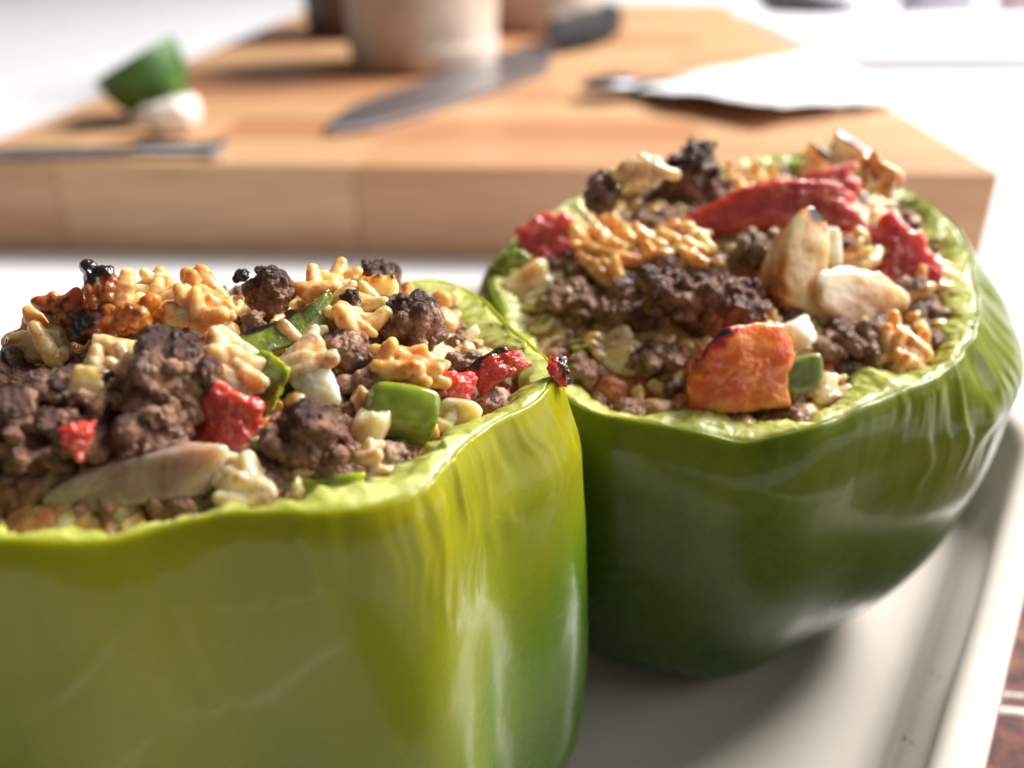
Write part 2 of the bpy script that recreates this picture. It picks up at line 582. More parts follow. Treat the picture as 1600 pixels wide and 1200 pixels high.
def board():
    root = obj('cutting_board', None, None, (0.174, 0.327, 0.0), (0, 0, R(-2.6)))
    tag(root, 'thick butcher block cutting board behind the peppers', 'cutting board')
    rng = random.Random(4)
    W, D, Th, n = 0.385, 0.63, 0.0345, 15
    dw = D / n
    for r in range(n):
        if r == 0:
            cuts = [-W, -0.345, -0.232, 0.0]
        elif r == 1:
            cuts = [-W, -0.30, -0.10, 0.0]
        else:
            c0 = -W + rng.uniform(0.06, 0.17)
            cuts = [-W, c0, min(c0 + rng.uniform(0.12, 0.2), -0.05), 0.0]
        for k in range(3):
            x0, x1 = cuts[k], cuts[k + 1]
            y0, y1 = r * dw, (r + 1) * dw
            bm = box_bm(-(x1 - x0) / 2 + 0.00012, (x1 - x0) / 2 - 0.00012, -dw / 2 + 0.00012, dw / 2 - 0.00012, -Th / 2, Th / 2 + rng.uniform(-1, 1) * 0.00008, 0.0006, 2)
            obj('plank', bm_mesh('plank', bm, M['wood']), root, ((x0 + x1) / 2, (y0 + y1) / 2, Th / 2))


board()
ZB = 0.0348

# ------------------------------------------------------------------ things on the board
# speckled stoneware cups; their rims rise above the picture
t = NT('speckled_stoneware')
co = t.coord()
cc = t.ramp(t.noise(co, 28, 5, 0.65), [(0.32, (0.40, 0.26, 0.17)), (0.5, (0.60, 0.46, 0.36)), (0.7, (0.74, 0.64, 0.56))])
cc = t.mix(t.val(t.noise(co, 260, 2), 0.62, 0.7, 0, 0.5), cc, (0.26, 0.15, 0.09))
M['stone'] = t.done(cc, 0.55, t.bump(t.noise(co, 300, 3), 0.0003))
t = NT('dark_stoneware')
co = t.coord()
cc = t.ramp(t.noise(co, 30, 5, 0.65), [(0.32, (0.05, 0.022, 0.013)), (0.6, (0.13, 0.065, 0.04)), (0.8, (0.22, 0.13, 0.09))])
M['stonedark'] = t.done(cc, 0.5, t.bump(t.noise(co, 300, 3), 0.0003))


def cup(loc, r, h, mat, label):
    prof = [(0.001, 0.0), (r * 0.80, 0.0), (r * 0.90, 0.001), (r * 0.93, 0.004), (r * 0.945, 0.010), (r * 0.96, 0.03), (r, h * 0.9), (r * 1.005, h - 0.002), (r * 0.99, h), (r * 0.95, h - 0.001),
            (r * 0.94, h - 0.004), (r * 0.88, 0.02), (r * 0.82, 0.008), (0.001, 0.006)]
    V, F = lathe(prof, 72)
    V[:, :2] *= 1 + 0.006 * fbm(V * 40, 3, 2)[:, None]
    root = obj('stoneware_cup', None, None, loc)
    tag(root, label, 'cup', 'stoneware cups on the cutting board')
    obj('body', mesh('cup_body', V, F, mat), root)
    k = lathe([(r * 0.9405, 0.0085), (r * 0.962, 0.0095), (r * 0.966, 0.012), (r * 0.962, 0.0145), (r * 0.9405, 0.0155)], 72)
    obj('foot_band', mesh('cup_band', k[0], k[1], mat), root)


cup((-0.052, 0.575, ZB), 0.0455, 0.095, M['stone'], 'beige speckled stoneware cup nearest behind the long knife blade')
cup((-0.106, 0.728, ZB), 0.047, 0.095, M['stonedark'], 'dark brown stoneware cup at far left, half hidden behind the beige cup')
cup((0.022, 0.762, ZB), 0.048, 0.095, M['stone'], 'beige stoneware cup at far right, behind the black knife handle')

# chef's knife
t = NT('brushed_steel')
co = t.coord()
g = t.noise(t.stretch(co, (4, 400, 1)), 6, 3)
M['steel'] = t.done(t.mix(g, (0.32, 0.32, 0.35), (0.44, 0.44, 0.47)), t.val(g, 0.3, 0.7, 0.26, 0.40), None, metal=0.9)
M['steeldark'] = m_plain('dark_steel', (0.10, 0.10, 0.115), 0.35, 0.1, 60, metal=0.8)
M['blackplastic'] = m_plain('black_handle', (0.014, 0.016, 0.019), 0.6, 0.2, 80, 0.0002, 500, spec=0.25)
M['chrome'] = m_plain('polished_steel', (0.62, 0.62, 0.65), 0.18, 0.05, 60, metal=1.0)


def prism(name, pts, z0, z1, mat, parent, bev=0.0006, loc=None, rot=None):
    bm = bmesh.new()
    vs = [bm.verts.new((x, y, z0)) for x, y in pts]
    f = bm.faces.new(vs)
    e = bmesh.ops.extrude_face_region(bm, geom=[f])
    for v in e['geom']:
        if isinstance(v, bmesh.types.BMVert):
            v.co.z = z1
    bmesh.ops.recalc_face_normals(bm, faces=bm.faces[:])
    if bev:
        bmesh.ops.bevel(bm, geom=bm.edges[:], offset=bev, segments=2, affect='EDGES', profile=0.5)
    return obj(name, bm_mesh(name, bm, mat), parent, loc, rot)


kn = obj('chef_knife', None, None, (-0.0747, 0.384, ZB))
tag(kn, "long chef's knife with grey blade and black handle lying across the board", 'knife')
bl = [(0, 0), (-0.003, 0.020), (0.0015, 0.051), (0.014, 0.088), (0.033, 0.129), (0.067, 0.222), (0.092, 0.281), (0.0985, 0.205), (0.0955, 0.158), (0.072, 0.109), (0.039, 0.047), (0.015, 0.010)]
prism('blade', bl, 0.0006, 0.0030, M['steel'], kn, 0.0006)
prism('bolster', [(0.0905, 0.215), (0.0905, 0.284), (0.099, 0.286), (0.101, 0.213)], 0.0004, 0.0080, M['chrome'], kn, 0.001)
hn = prism('handle', [(0.0985, 0.222), (0.0985, 0.282), (0.120, 0.335), (0.143, 0.402), (0.151, 0.410), (0.158, 0.396), (0.157, 0.352), (0.146, 0.302), (0.130, 0.262)], 0.0002, 0.0165, M['blackplastic'], kn, 0.004)
for px, py in ((0.115, 0.272), (0.128, 0.318), (0.142, 0.366)):
    V, F = lathe([(0.0001, 0.0006), (0.0022, 0.0006), (0.0027, 0.0), (0.0027, -0.002)], 16)
    obj('rivet', mesh('rivet', V, F, M['steeldark']), hn, (px, py, 0.0163))

# small paring knife at the left end of the board
pk = obj('paring_knife', None, None, (-0.1085, 0.352, ZB), (0, 0, R(1.0)))
tag(pk, 'slim steel paring knife lying on the left front edge of the board', 'knife')
h2 = prism('handle', [(-0.034, -0.0030), (-0.034, 0.0030), (-0.016, 0.0036), (-0.004, 0.0036), (-0.004, -0.0036), (-0.016, -0.0036)], 0.0002, 0.0050, M['chrome'], pk, 0.0018)
prism('end_cap', [(-0.0042, -0.0057), (-0.0042, 0.0057), (-0.0005, 0.0048), (0.0008, 0.0), (-0.0005, -0.0048)], 0.0001, 0.0052, M['chrome'], pk, 0.001)
prism('blade', [(-0.0335, -0.0050), (-0.0335, 0.0040), (-0.075, 0.0038), (-0.100, -0.0010), (-0.108, -0.0048), (-0.07, -0.0054)], 0.0012, 0.0027, M['steel'], pk, 0.0004)

# half a lime, resting on its rind, cut face turned up and away
t = NT('lime_rind')
co = t.coord()
cc = t.ramp(t.noise(co, 90, 4), [(0.3, (0.026, 0.085, 0.009)), (0.55, (0.060, 0.165, 0.018)), (0.8, (0.12, 0.25, 0.04))])
M['lime'] = t.done(cc, 0.38, t.bump(t.voro(co, 900), 0.0003), sss=0.1, ss=0.002)
M['limecut'] = m_plain('lime_pulp', (0.50, 0.60, 0.22), 0.25, 0.3, 250, 0.0004, 300, sss=0.4, ss=0.003)


def lime():
    lm = obj('lime_half', None, None, (-0.163, 0.420, ZB + 0.0245))
    lm.rotation_euler = Vector((-0.45, -0.02, 0.85)).to_track_quat('Z', 'Y').to_euler()
    tag(lm, 'green half of a lime on the left of the board', 'lime')
    r = 0.0195
    prof = [(0.0001, -r * 1.44), (0.0022, -r * 1.42)] + [(r * math.sin(a), -r * 1.36 * math.cos(a)) for a in np.linspace(0.16, math.pi / 2, 20)] + [(r * 0.985, 0.0007), (r * 0.90, 0.0005)]
    V, F = lathe(prof, 48)
    obj('rind', mesh('lime_rind', V, F, M['lime']), lm)
    V, F = lathe([(r * 0.905, -0.0005), (r * 0.90, 0.0006), (r * 0.6, 0.0009), (0.0001, 0.0008)], 48)
    V[:, 2] += 0.0004 * np.abs(np.sin(np.arctan2(V[:, 1], V[:, 0]) * 5)) * (V[:, 2] > 0)
    obj('cut_face', mesh('lime_cut', V, F, M['limecut']), lm)


lime()


def clove():
    V, F = ico(5)
    x, y, z = V.T
    s = (x + 1) / 2
    w = np.sqrt(np.clip(1 - x ** 2, 0, 1)) * (0.75 + 0.4 * (1 - s))
    P = np.stack([x * 0.019, np.where(np.abs(x) < 1, y, 0) * 0.0085 + 0.012 * x ** 2, z * 0.0085], 1)
    P[:, 1] -= 0.004 * (1 - s)
    P += 0.0005 * fbm(P * 220, 3, 2)[:, None] * V
    t = NT('garlic')
    co = t.coord()
    c2 = t.mix(t.val(t.noise(t.stretch(co, (0.3, 1, 1)), 300, 3), 0.5, 0.75, 0, 0.5), (0.80, 0.74, 0.66), (0.66, 0.50, 0.46))
    m = t.done(c2, 0.4, None, sss=0.3, ss=0.003)
    o = obj('garlic_clove', mesh('garlic_clove', P, F, m), None, (-0.1385, 0.392, ZB + 0.0074), (0.1, -0.05, R(52)))
    o.scale = (0.85, 0.85, 0.85)
    tag(o, 'pale peeled garlic clove lying in front of the lime half', 'garlic')


clove()

# paper napkin with a spoon along its far edge
M['napkin'] = m_plain('white_paper_napkin', (0.84, 0.84, 0.85), 0.85, 0.03, 60, 0.0003, 700, sss=0.1, ss=0.002)


def napkin():
    A = np.array([0.046, 0.478]); B_ = np.array([0.183, 0.602]); Cc = np.array([0.184, 0.452]); D_ = np.array([0.106, 0.3975])
    n = 60
    u, v = np.meshgrid(np.linspace(0, 1, n), np.linspace(0, 1, n))
    u = u.ravel()[:, None]
    v = v.ravel()[:, None]
    P = A * (1 - u) * (1 - v) + B_ * u * (1 - v) + Cc * u * v + D_ * (1 - u) * v
    P3 = np.concatenate([P, P[:, :1] * 0], 1)
    edge = np.minimum(np.minimum(u, 1 - u), np.minimum(v, 1 - v))[:, 0]
    front = (1 - u[:, 0]) * v[:, 0]
    z = 0.0012 + 0.0028 * (fbm(P3 * 26, 8, 3) * 0.5 + 0.5) + 0.002 * np.sin(np.pi * v[:, 0]) + 0.006 * front * sstep(0, 0.4, 1 - u[:, 0])
    P3[:, :2] += 0.0035 * np.stack([fbm(P3 * 55, 3, 2), fbm(P3 * 55, 9, 2)], 1) * (1 - sstep(0, 0.15, edge))[:, None]
    top = P3.copy(); top[:, 2] = z + 0.0008
    bot = P3.copy(); bot[:, 2] = z
    F = grid_faces(n, n, False)
    N = n * n
    loop = list(range(n)) + [n * (j + 1) - 1 for j in range(1, n)] + [N - 2 - i for i in range(n - 1)] + [n * (n - 2 - j) for j in range(n - 2)]
    fs = [tuple(f[::-1]) for f in F] + [tuple(f + N) for f in F][:0]
    fs = [tuple(f) for f in F] + [tuple((f + N)[::-1]) for f in F]
    for i in range(len(loop)):
        p, q = loop[i], loop[(i + 1) % len(loop)]
        fs.append((q, p, p + N, q + N))
    o = obj('paper_napkin', mesh('paper_napkin', np.vstack([top, bot]), fs, M['napkin']), None, (0, 0, ZB))
    tag(o, 'crumpled white paper napkin on the right of the cutting board', 'napkin')


napkin()


def spoon():
    root = obj('spoon', None, None, (0.050, 0.4700, ZB + 0.0085), (R(180), R(3), R(38)))
    tag(root, 'steel spoon lying along the far edge of the white napkin', 'spoon')
    V, F = ico(4)
    P = V * np.array([0.020, 0.0115, 0.0035])
    P[:, 2] = np.where(V[:, 2] > 0, 0.0035 - 0.007 * (1 - V[:, 0] ** 2 - V[:, 1] ** 2).clip(0, 1) * 0.9, -0.0055 * np.sqrt((1 - V[:, 0] ** 2 - V[:, 1] ** 2).clip(0, 1)) + 0.0030)
    obj('bowl', mesh('spoon_bowl', P, F, M['steeldark']), root)
    prism('handle', [(0.017, -0.0035), (0.017, 0.0035), (0.045, 0.0022), (0.10, 0.0035), (0.128, 0.0055), (0.134, 0.0), (0.128, -0.0055), (0.10, -0.0035), (0.045, -0.0022)], 0.0010, 0.0028, M['steeldark'], root, 0.0006)


spoon()

# white tray and kitchen things behind it, far right
M['enamel'] = m_plain('white_enamel', (0.80, 0.80, 0.82), 0.35, 0.03, 20)


def tray():
    root = obj('white_tray', None, None, (0.60, 0.90, 0.0), (0, 0, R(1)))
    tag(root, 'flat white slab tray on the counter beyond the right of the board', 'tray')
    obj('slab', bm_mesh('tray_slab', box_bm(-0.36, 0.36, -0.122, 0.125, 0.004, 0.020, 0.004, 3), M['enamel']), root)
    for sx in (-1, 1):
        for sy in (-1, 1):
            V, F = lathe([(0.0001, 0.0), (0.008, 0.0), (0.009, 0.001), (0.009, 0.0045), (0.0001, 0.0045)], 20)
            obj('foot', mesh('tray_foot', V, F, M['steeldark']), root, (sx * 0.33, sy * 0.10, 0))


tray()


def bowl_steel(loc, r, label):
    root = obj('mixing_bowl', None, None, loc)
    tag(root, label, 'bowl')
    pr = [(0.001, 0.0)] + [(r * math.sin(a), r * 0.72 * (1 - math.cos(a))) for a in np.linspace(0.35, 1.45, 18)]
    pr += [(r * 1.03, pr[-1][1] + 0.001), (r * 1.03, pr[-1][1] + 0.003)]
    pr += [(x * 0.97, z + 0.003) for x, z in reversed(pr[:-2])]
    V, F = lathe(pr, 64)
    V[:, 2] -= V[:, 2].min()
    obj('body', mesh('bowl_body', V, F, M['chrome']), root)
    V, F = lathe([(r * 0.20, 0.0), (r * 0.42, 0.0), (r * 0.42, 0.003), (r * 0.20, 0.003)], 48)
    obj('foot_ring', mesh('bowl_foot', V, F, M['steeldark']), root)


bowl_steel((0.335, 1.09, 0.0), 0.085, 'blurred steel mixing bowl beyond the white tray')


def jar(loc, r, h, col, lid, label, cat):
    root = obj('storage_jar', None, None, loc)
    tag(root, label, cat, 'jars at the back of the counter')
    V, F = lathe([(0.001, 0), (r * 0.94, 0), (r, 0.004), (r, h * 0.80), (r * 0.86, h * 0.9), (r * 0.86, h), (0.001, h)], 40)
    obj('body', mesh('jar_body', V, F, m_plain('jar_' + cat + '_glaze', col, 0.25, 0.1, 40)), root)
    V, F = lathe([(0.001, h + 0.0002), (r * 0.92, h + 0.0002), (r * 0.94, h + 0.002), (r * 0.94, h + 0.016), (r * 0.9, h + 0.018), (0.001, h + 0.018)], 40)
    obj('lid', mesh('jar_lid', V, F, m_plain('jar_' + cat + '_lid', lid, 0.4, 0.1, 40)), root)


jar((0.475, 1.12, 0.0), 0.040, 0.10, (0.42, 0.40, 0.46), (0.3, 0.3, 0.33), 'grey jar standing right of the steel bowl', 'jar')
jar((0.568, 1.10, 0.0), 0.032, 0.09, (0.60, 0.40, 0.44), (0.5, 0.5, 0.5), 'pinkish jar between the grey jar and the dark canister', 'jar')
jar((0.655, 1.12, 0.0), 0.045, 0.12, (0.16, 0.13, 0.17), (0.1, 0.1, 0.1), 'dark canister in the far right corner', 'canister')


# ------------------------------------------------------------------ the two pepper halves
def fit_outline(pts, K, lam=0.02):
    p = np.array(pts)
    th = np.arctan2(p[:, 1], p[:, 0])
    r = np.hypot(p[:, 0], p[:, 1])
    def basis(t):
        return np.stack([np.ones_like(t)] + [f(k * t) for k in range(1, K + 1) for f in (np.cos, np.sin)], 1)
    A = basis(th)
    reg = np.diag([0.0] + [lam * k ** 2 for k in range(1, K + 1) for _ in (0, 1)])
    c = np.linalg.solve(A.T @ A + reg, A.T @ r)
    return lambda t: basis(np.asarray(t, float)) @ c


def catmull(pts, n):
    p = np.array(pts, float)
    p = np.vstack([2 * p[0] - p[1], p, 2 * p[-1] - p[-2]])
    out = []
    m = len(p) - 3
    for q in np.linspace(0, m - 1e-6, n):
        i = int(q)
        f = q - i
        a, b, c, d = p[i:i + 4]
        out.append(0.5 * ((2 * b) + (-a + c) * f + (2 * a - 5 * b + 4 * c - d) * f ** 2 + (-a + 3 * b - 3 * c + d) * f ** 3))
    return np.array(out)


def angdist(t, c):
    return np.abs((t - c + np.pi) % (2 * np.pi) - np.pi)


NA = 1080
TH = np.linspace(0, 2 * np.pi, NA, endpoint=False)


def build_pepper(seed, label, group, origin, tilt, H, r0f, prof, bulge, lobes, wr_amp, wr_k, thick, mound, skin, tone, zrim, crease, wr_len):
    th = TH
    r0 = r0f(th)
    circ = np.stack([np.cos(th), np.sin(th)], 1)
    top = zrim(th)
    # ---- outer skin rows
    pr = np.vstack([catmull(prof, 400)])
    L = np.concatenate([[0], np.cumsum(np.hypot(np.diff(pr[:, 0]) * 0.04, np.diff(pr[:, 1]) * H))])
    L /= L[-1]
    s = np.concatenate([np.linspace(0, 0.28, 62, endpoint=False), np.linspace(0.28, 1, 58)])
    fr = np.interp(s, L, pr[:, 0])
    fd = np.interp(s, L, pr[:, 1])
    rows, tones = [], []
    for k in range(len(s)):
        d = max(fd[k], 0)
        f = fr[k] + bulge(th) * float(sstep(0.0, 0.16, d)) * (1 - float(sstep(0.55, 1.25, d)))
        f = f * (1 + lobes(th, d))
        P = np.stack([circ[:, 0] * wr_k, circ[:, 1] * wr_k, np.full(NA, d * 4.0)], 1)
        warp = fbm(np.stack([circ[:, 0] * 5, circ[:, 1] * 5, np.full(NA, d * 9.0)], 1), seed + 3, 2)
        P[:, :2] += 0.55 * warp[:, None] * np.stack([-circ[:, 1], circ[:, 0]], 1)
        n1 = vnoise(P, seed)
        w = (1 - np.abs(n1) * 2.0) * 0.6 + 0.4 * vnoise(P * np.array([2.1, 2.1, 1.6]), seed + 1)
        fade = (0.5 + 0.5 * float(sstep(0.0, 0.03, d))) * (1 - float(sstep(0.06, wr_len, d)))
        if k == 0:
            lipw = wr_amp(th) * fade * w
        low = 0.0006 * fbm(np.stack([circ[:, 0] * 2, circ[:, 1] * 2, np.full(NA, d * 2.5)], 1), seed + 9, 2) * float(sstep(0, 0.1, d))
        r = r0 * f + wr_amp(th) * fade * w + low * (1 if fr[k] > 0.5 else fr[k])
        r = r + 0.00007 * gauss(th, crease + 0.32 * d, 0.03) * float(sstep(0.0, 0.05, d)) * (1 - float(sstep(0.2, 0.5, d)))
        z = H * (1 - fd[k]) + top * (1 - float(sstep(0.0, 0.25, d)))
        rows.append(np.stack([circ[:, 0] * r, circ[:, 1] * r, z], 1))
        nz = fbm(np.stack([circ[:, 0] * 2.2, circ[:, 1] * 2.2, np.full(NA, d * 3.0)], 1), seed + 21, 3)
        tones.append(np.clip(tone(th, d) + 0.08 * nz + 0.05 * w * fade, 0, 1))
    rows = rows[::-1]
    tones = tones[::-1]
    # ---- over the lip and down the inside (hidden under the cut flesh)
    tk = thick(th)
    r0 = r0 + lipw
    for dr, dz in ((0.00035, 0.00025), (0.0008, -0.0002), (0.0011, -0.0022), (0.0016, -0.012), (0.0028, -0.030)):
        r = r0 - dr
        rows.append(np.stack([circ[:, 0] * r, circ[:, 1] * r, H + top + dz], 1))
        tones.append(np.full(NA, 0.75))
    rows.append(np.stack([circ[:, 0] * r0 * 0.5, circ[:, 1] * r0 * 0.5, np.full(NA, H - 0.036)], 1))
    tones.append(np.full(NA, 0.75))
    rows.append(np.stack([circ[:, 0] * 1e-4, circ[:, 1] * 1e-4, np.full(NA, H - 0.036)], 1))
    tones.append(np.full(NA, 0.75))
    V = np.vstack(rows)
    F = grid_faces(NA, len(rows))
    rot = Matrix.Rotation(tilt, 4, 'X')
    base = Vector(origin) + (rot @ Vector((0, 0, -H)))
    Vw = V @ np.array(rot.to_3x3()).T
    base.z = 0.00615 - Vw[:, 2].min()
    root = obj('stuffed_pepper', None, None, base, (tilt, 0, 0))
    tag(root, label, 'pepper', group)
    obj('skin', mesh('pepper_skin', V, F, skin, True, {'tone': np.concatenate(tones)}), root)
    # ---- the cut flesh ring
    ns = 34
    sec = []
    ch = []
    for j in range(ns):
        q = j / ns
        nzp = lambda sc, sd: fbm(np.stack([circ[:, 0] * r0 * sc, circ[:, 1] * r0 * sc, np.full(NA, q * tk.mean() * sc * 1.6)], 1), seed + sd, 3)
        if q < 0.55:          # across the top, outer -> inner
            x = q / 0.55
            inn = 0.0004 + x * tk
            z = top + 0.0002 + 0.0003 * np.sin(x * np.pi) - 0.0022 * x ** 1.3 - 0.0016 * float(sstep(0.8, 1.0, x))
            lump = float(sstep(0.0, 0.25, x))
            z = z + lump * (0.00050 * nzp(230, 31) + 0.00007 * nzp(1300, 33)) - 0.0004 * (1 - float(sstep(0, 0.12, x)))
            inn = inn + lump * 0.0009 * nzp(420, 35)
            chv = 0.55 * (1 - float(sstep(0.0, 0.10, x))) + 0.25 * sstep(0.35, 0.8, nzp(260, 41))
        elif q < 0.85:        # down the inner face
            x = (q - 0.55) / 0.30
            inn = tk * (1.0 - 0.10 * x) + 0.0004 + 0.0009 * nzp(420, 35) - 0.0004 * x
            z = top - 0.0032 - 0.012 * x + 0 * th
            chv = 0.15 + 0 * th
        else:                 # back along the underside and up behind the skin
            x = (q - 0.85) / 0.15
            inn = tk * (0.88 * (1 - x)) + 0.0013 * x
            z = top - 0.0150 + 0.0125 * x ** 2
            chv = 0.15 + 0 * th
        r = r0 - inn
        sec.append(np.stack([circ[:, 0] * r, circ[:, 1] * r, H + z], 1))
        ch.append(np.clip(chv, 0, 1))
    sec.append(sec[0].copy())
    V = np.vstack(sec[:-1])
    F = grid_faces(NA, ns).tolist()
    for i in range(NA):
        i2 = (i + 1) % NA
        F.append([(ns - 1) * NA + i, (ns - 1) * NA + i2, i2, i])
    F = [f[::-1] for f in F]
    obj('cut_flesh', mesh('cut_flesh', V, F, M['flesh'], True, {'char': np.concatenate(ch)}), root)
    # ---- the bed of meat and rice the larger pieces lie in
    nt, nr = 420, 120
    t2 = np.linspace(0, 2 * np.pi, nt, endpoint=False)
    rr = r0f(t2) - np.interp(t2, th, tk, period=2 * np.pi) * 0.62
    c2 = np.stack([np.cos(t2), np.sin(t2)], 1)
    rows = []
    cells = []
    for j in range(nr):
        rho = 1 - j / (nr - 1) * 0.999
        P = np.concatenate([c2 * (rr * rho)[:, None], (H + mound(rho, t2))[:, None]], 1)
        W = P * 330 + 0.9 * np.stack([fbm(P * 90, seed + 54, 2), fbm(P * 90, seed + 55, 2), 0 * t2], 1)
        F1, cid = worley_id(W * np.array([0.75, 1.15, 1.0]), seed + 50)
        F2 = worley(P * 800, seed + 51)
        P[:, 2] += 0.0021 * (dome(F1, 0.75) - 0.5) + 0.0005 * dome(F2) + 0.0006 * fbm(P * 160, seed + 52, 2) - 0.0010
        rows.append(P)
        cells.append(cid)
    rows.insert(0, rows[0] - np.array([0, 0, 0.008]))
    cells.insert(0, cells[0])
    V = np.vstack(rows)
    n0 = vnoise(V * 190, seed + 60)
    o = obj('filling_bed', mesh('filling_bed', V, grid_faces(nt, len(rows)), M['bed'], True, {'char': sstep(0.2, 0.8, n0) * 0.5, 'cell': np.concatenate(cells)}), None, base, (tilt, 0, 0))
    stuff(o)
    tag(o, 'fine crumbs of meat and rice packed in the ' + label.split(',')[0], 'filling')
    rg = np.random.default_rng(seed)
    SV, SF = ico(3)
    for mt, nm, what, cnt, lo, hi in (('meat', 'meat_crumbs', 'tiny loose meat crumbs', 300, 0.0006, 0.0017), ('gold', 'rice_bits', 'tiny broken rice and onion bits', 260, 0.0006, 0.0015)):
        VV, FF, CC = [], [], []
        for k in range(cnt):
            a_ = rg.uniform(0, 2 * np.pi)
            rho = math.sqrt(rg.uniform(0, 1)) * 0.97
            r_ = float(np.interp(a_, t2, rr, period=2 * np.pi)) * rho
            p = np.array([r_ * math.cos(a_), r_ * math.sin(a_), H + float(mound(rho, np.array([a_]))[0]) - 0.0010 + rg.uniform(-0.0004, 0.0012)])
            sz = rg.uniform(lo, hi) * rg.uniform(0.6, 1.4, 3)
            q = 1 + 0.30 * fbm(SV * 1.6 + k * 3.7, seed + k, 2) + 0.20 * (dome(worley(SV * 1.7 + k * 1.3, seed + k)) - 0.5)
            VV.append(SV * sz * q[:, None] + p)
            FF.append(SF + k * len(SV))
            CC.append(np.full(len(SV), rg.uniform(0, 0.5) if mt == 'meat' else rg.uniform(0, 0.3)))
        o = obj(nm, mesh(nm, np.vstack(VV), np.vstack(FF), M[mt], True, {'char': np.concatenate(CC)}), None, base, (tilt, 0, 0))
        stuff(o)
        tag(o, what + ' in the ' + label.split(',')[0], 'crumbs')
    return root


A_PTS = [(-.041, .0604), (-.034, .0617), (-.0278, .0639), (-.021, .0633), (-.0146, .0642), (-.0106, .0653), (-.0074, .0693), (-.0049, .0728), (-.0015, .0797), (.0019, .0852), (.0046, .0906),
         (.0057, .093), (.0048, .0956), (.0025, .1002), (-.0021, .1073), (-.0041, .116), (-.0075, .1202), (-.0125, .1186), (-.0162, .1196), (-.024, .119), (-.032, .118), (-.044, .115), (-.055, .107),
         (-.063, .097), (-.067, .086), (-.066, .075), (-.060, .0665), (-.050, .0615)]
CA = np.array([-0.031, 0.0905])
rA = fit_outline([(x - CA[0], y - CA[1]) for x, y in A_PTS], 8, 0.012)
B_PTS = [(-.0275, -.0335), (-.0212, -.0341), (-.0137, -.0365), (-.0087, -.039), (-.006, -.037), (.0005, -.0359), (.0035, -.0365), (.0077, -.034), (.0136, -.0299), (.0193, -.027), (.0251, -.0221),
         (.028, -.0175), (.0308, -.012), (.0345, -.0012), (.0370, .0107), (.0365, .0188), (.0321, .0277), (.0165, .0388), (.0072, .0367), (-.008, .032), (-.024, .023), (-.0282, .0181), (-.036, .0076), (-.0385, .0018),
         (-.0385, -.008), (-.036, -.018), (-.0325, -.027)]
rB = fit_outline(B_PTS, 9, 0.004)

PROF_A = [(1.0, 0), (1.022, 0.035), (1.034, 0.10), (1.045, 0.25), (1.06, 0.45), (1.075, 0.66), (1.07, 0.82), (0.98, 0.94), (0.72, 1.0), (0.38, 0.985), (0.12, 0.945), (0.002, 0.935)]
PROF_B = [(1.0, 0), (1.030, 0.030), (1.050, 0.09), (1.055, 0.22), (1.07, 0.42), (1.05, 0.64), (0.99, 0.82), (0.87, 0.94), (0.64, 1.0), (0.34, 0.985), (0.12, 0.945), (0.002, 0.935)]


def gauss(t, c, w):
    return np.exp(-(angdist(t, c) / w) ** 2)


def thickA(t):
    return 0.0038 + 0.0007 * np.cos(3 * t + 1) + 0.0004 * np.cos(11 * t) + 0.0042 * gauss(t, R(-50), 0.20) + 0.003 * gauss(t, R(35), 0.2) + 0.0025 * gauss(t, R(60), 0.1) + 0.002 * gauss(t, R(150), 0.15)


def thickB(t):
    return 0.0044 + 0.0005 * np.cos(4 * t) + 0.0003 * np.cos(13 * t) + 0.0048 * gauss(t, R(-107), 0.10) + 0.0040 * gauss(t, R(-66), 0.11) + 0.0035 * gauss(t, R(-8), 0.10) + 0.0040 * gauss(t, R(22), 0.09) + 0.004 * gauss(t, R(42), 0.07) - 0.002 * gauss(t, R(-88), 0.06) + 0.003 * gauss(t, R(160), 0.12)


def zrimA(t):
    c = np.stack([np.cos(t) * 2.2, np.sin(t) * 2.2, t * 0], 1)
    return 0.0009 * fbm(c, 4, 3) - 0.0050 * gauss(t, R(150), 0.5) - 0.0012 * gauss(t, R(-150), 0.4)


def zrimB(t):
    c = np.stack([np.cos(t) * 2.4, np.sin(t) * 2.4, t * 0], 1)
    return 0.0008 * fbm(c, 14, 3) - 0.0012 * gauss(t, R(-101), 0.10)


MOUND_A = lambda rho, t: -0.0038 + 0.0078 * (1 - rho ** 2.5) + 0.003 * np.sin(t) * rho
MOUND_B = lambda rho, t: -0.0022 + 0.0052 * (1 - rho ** 2) + 0.001 * np.sin(t) * rho

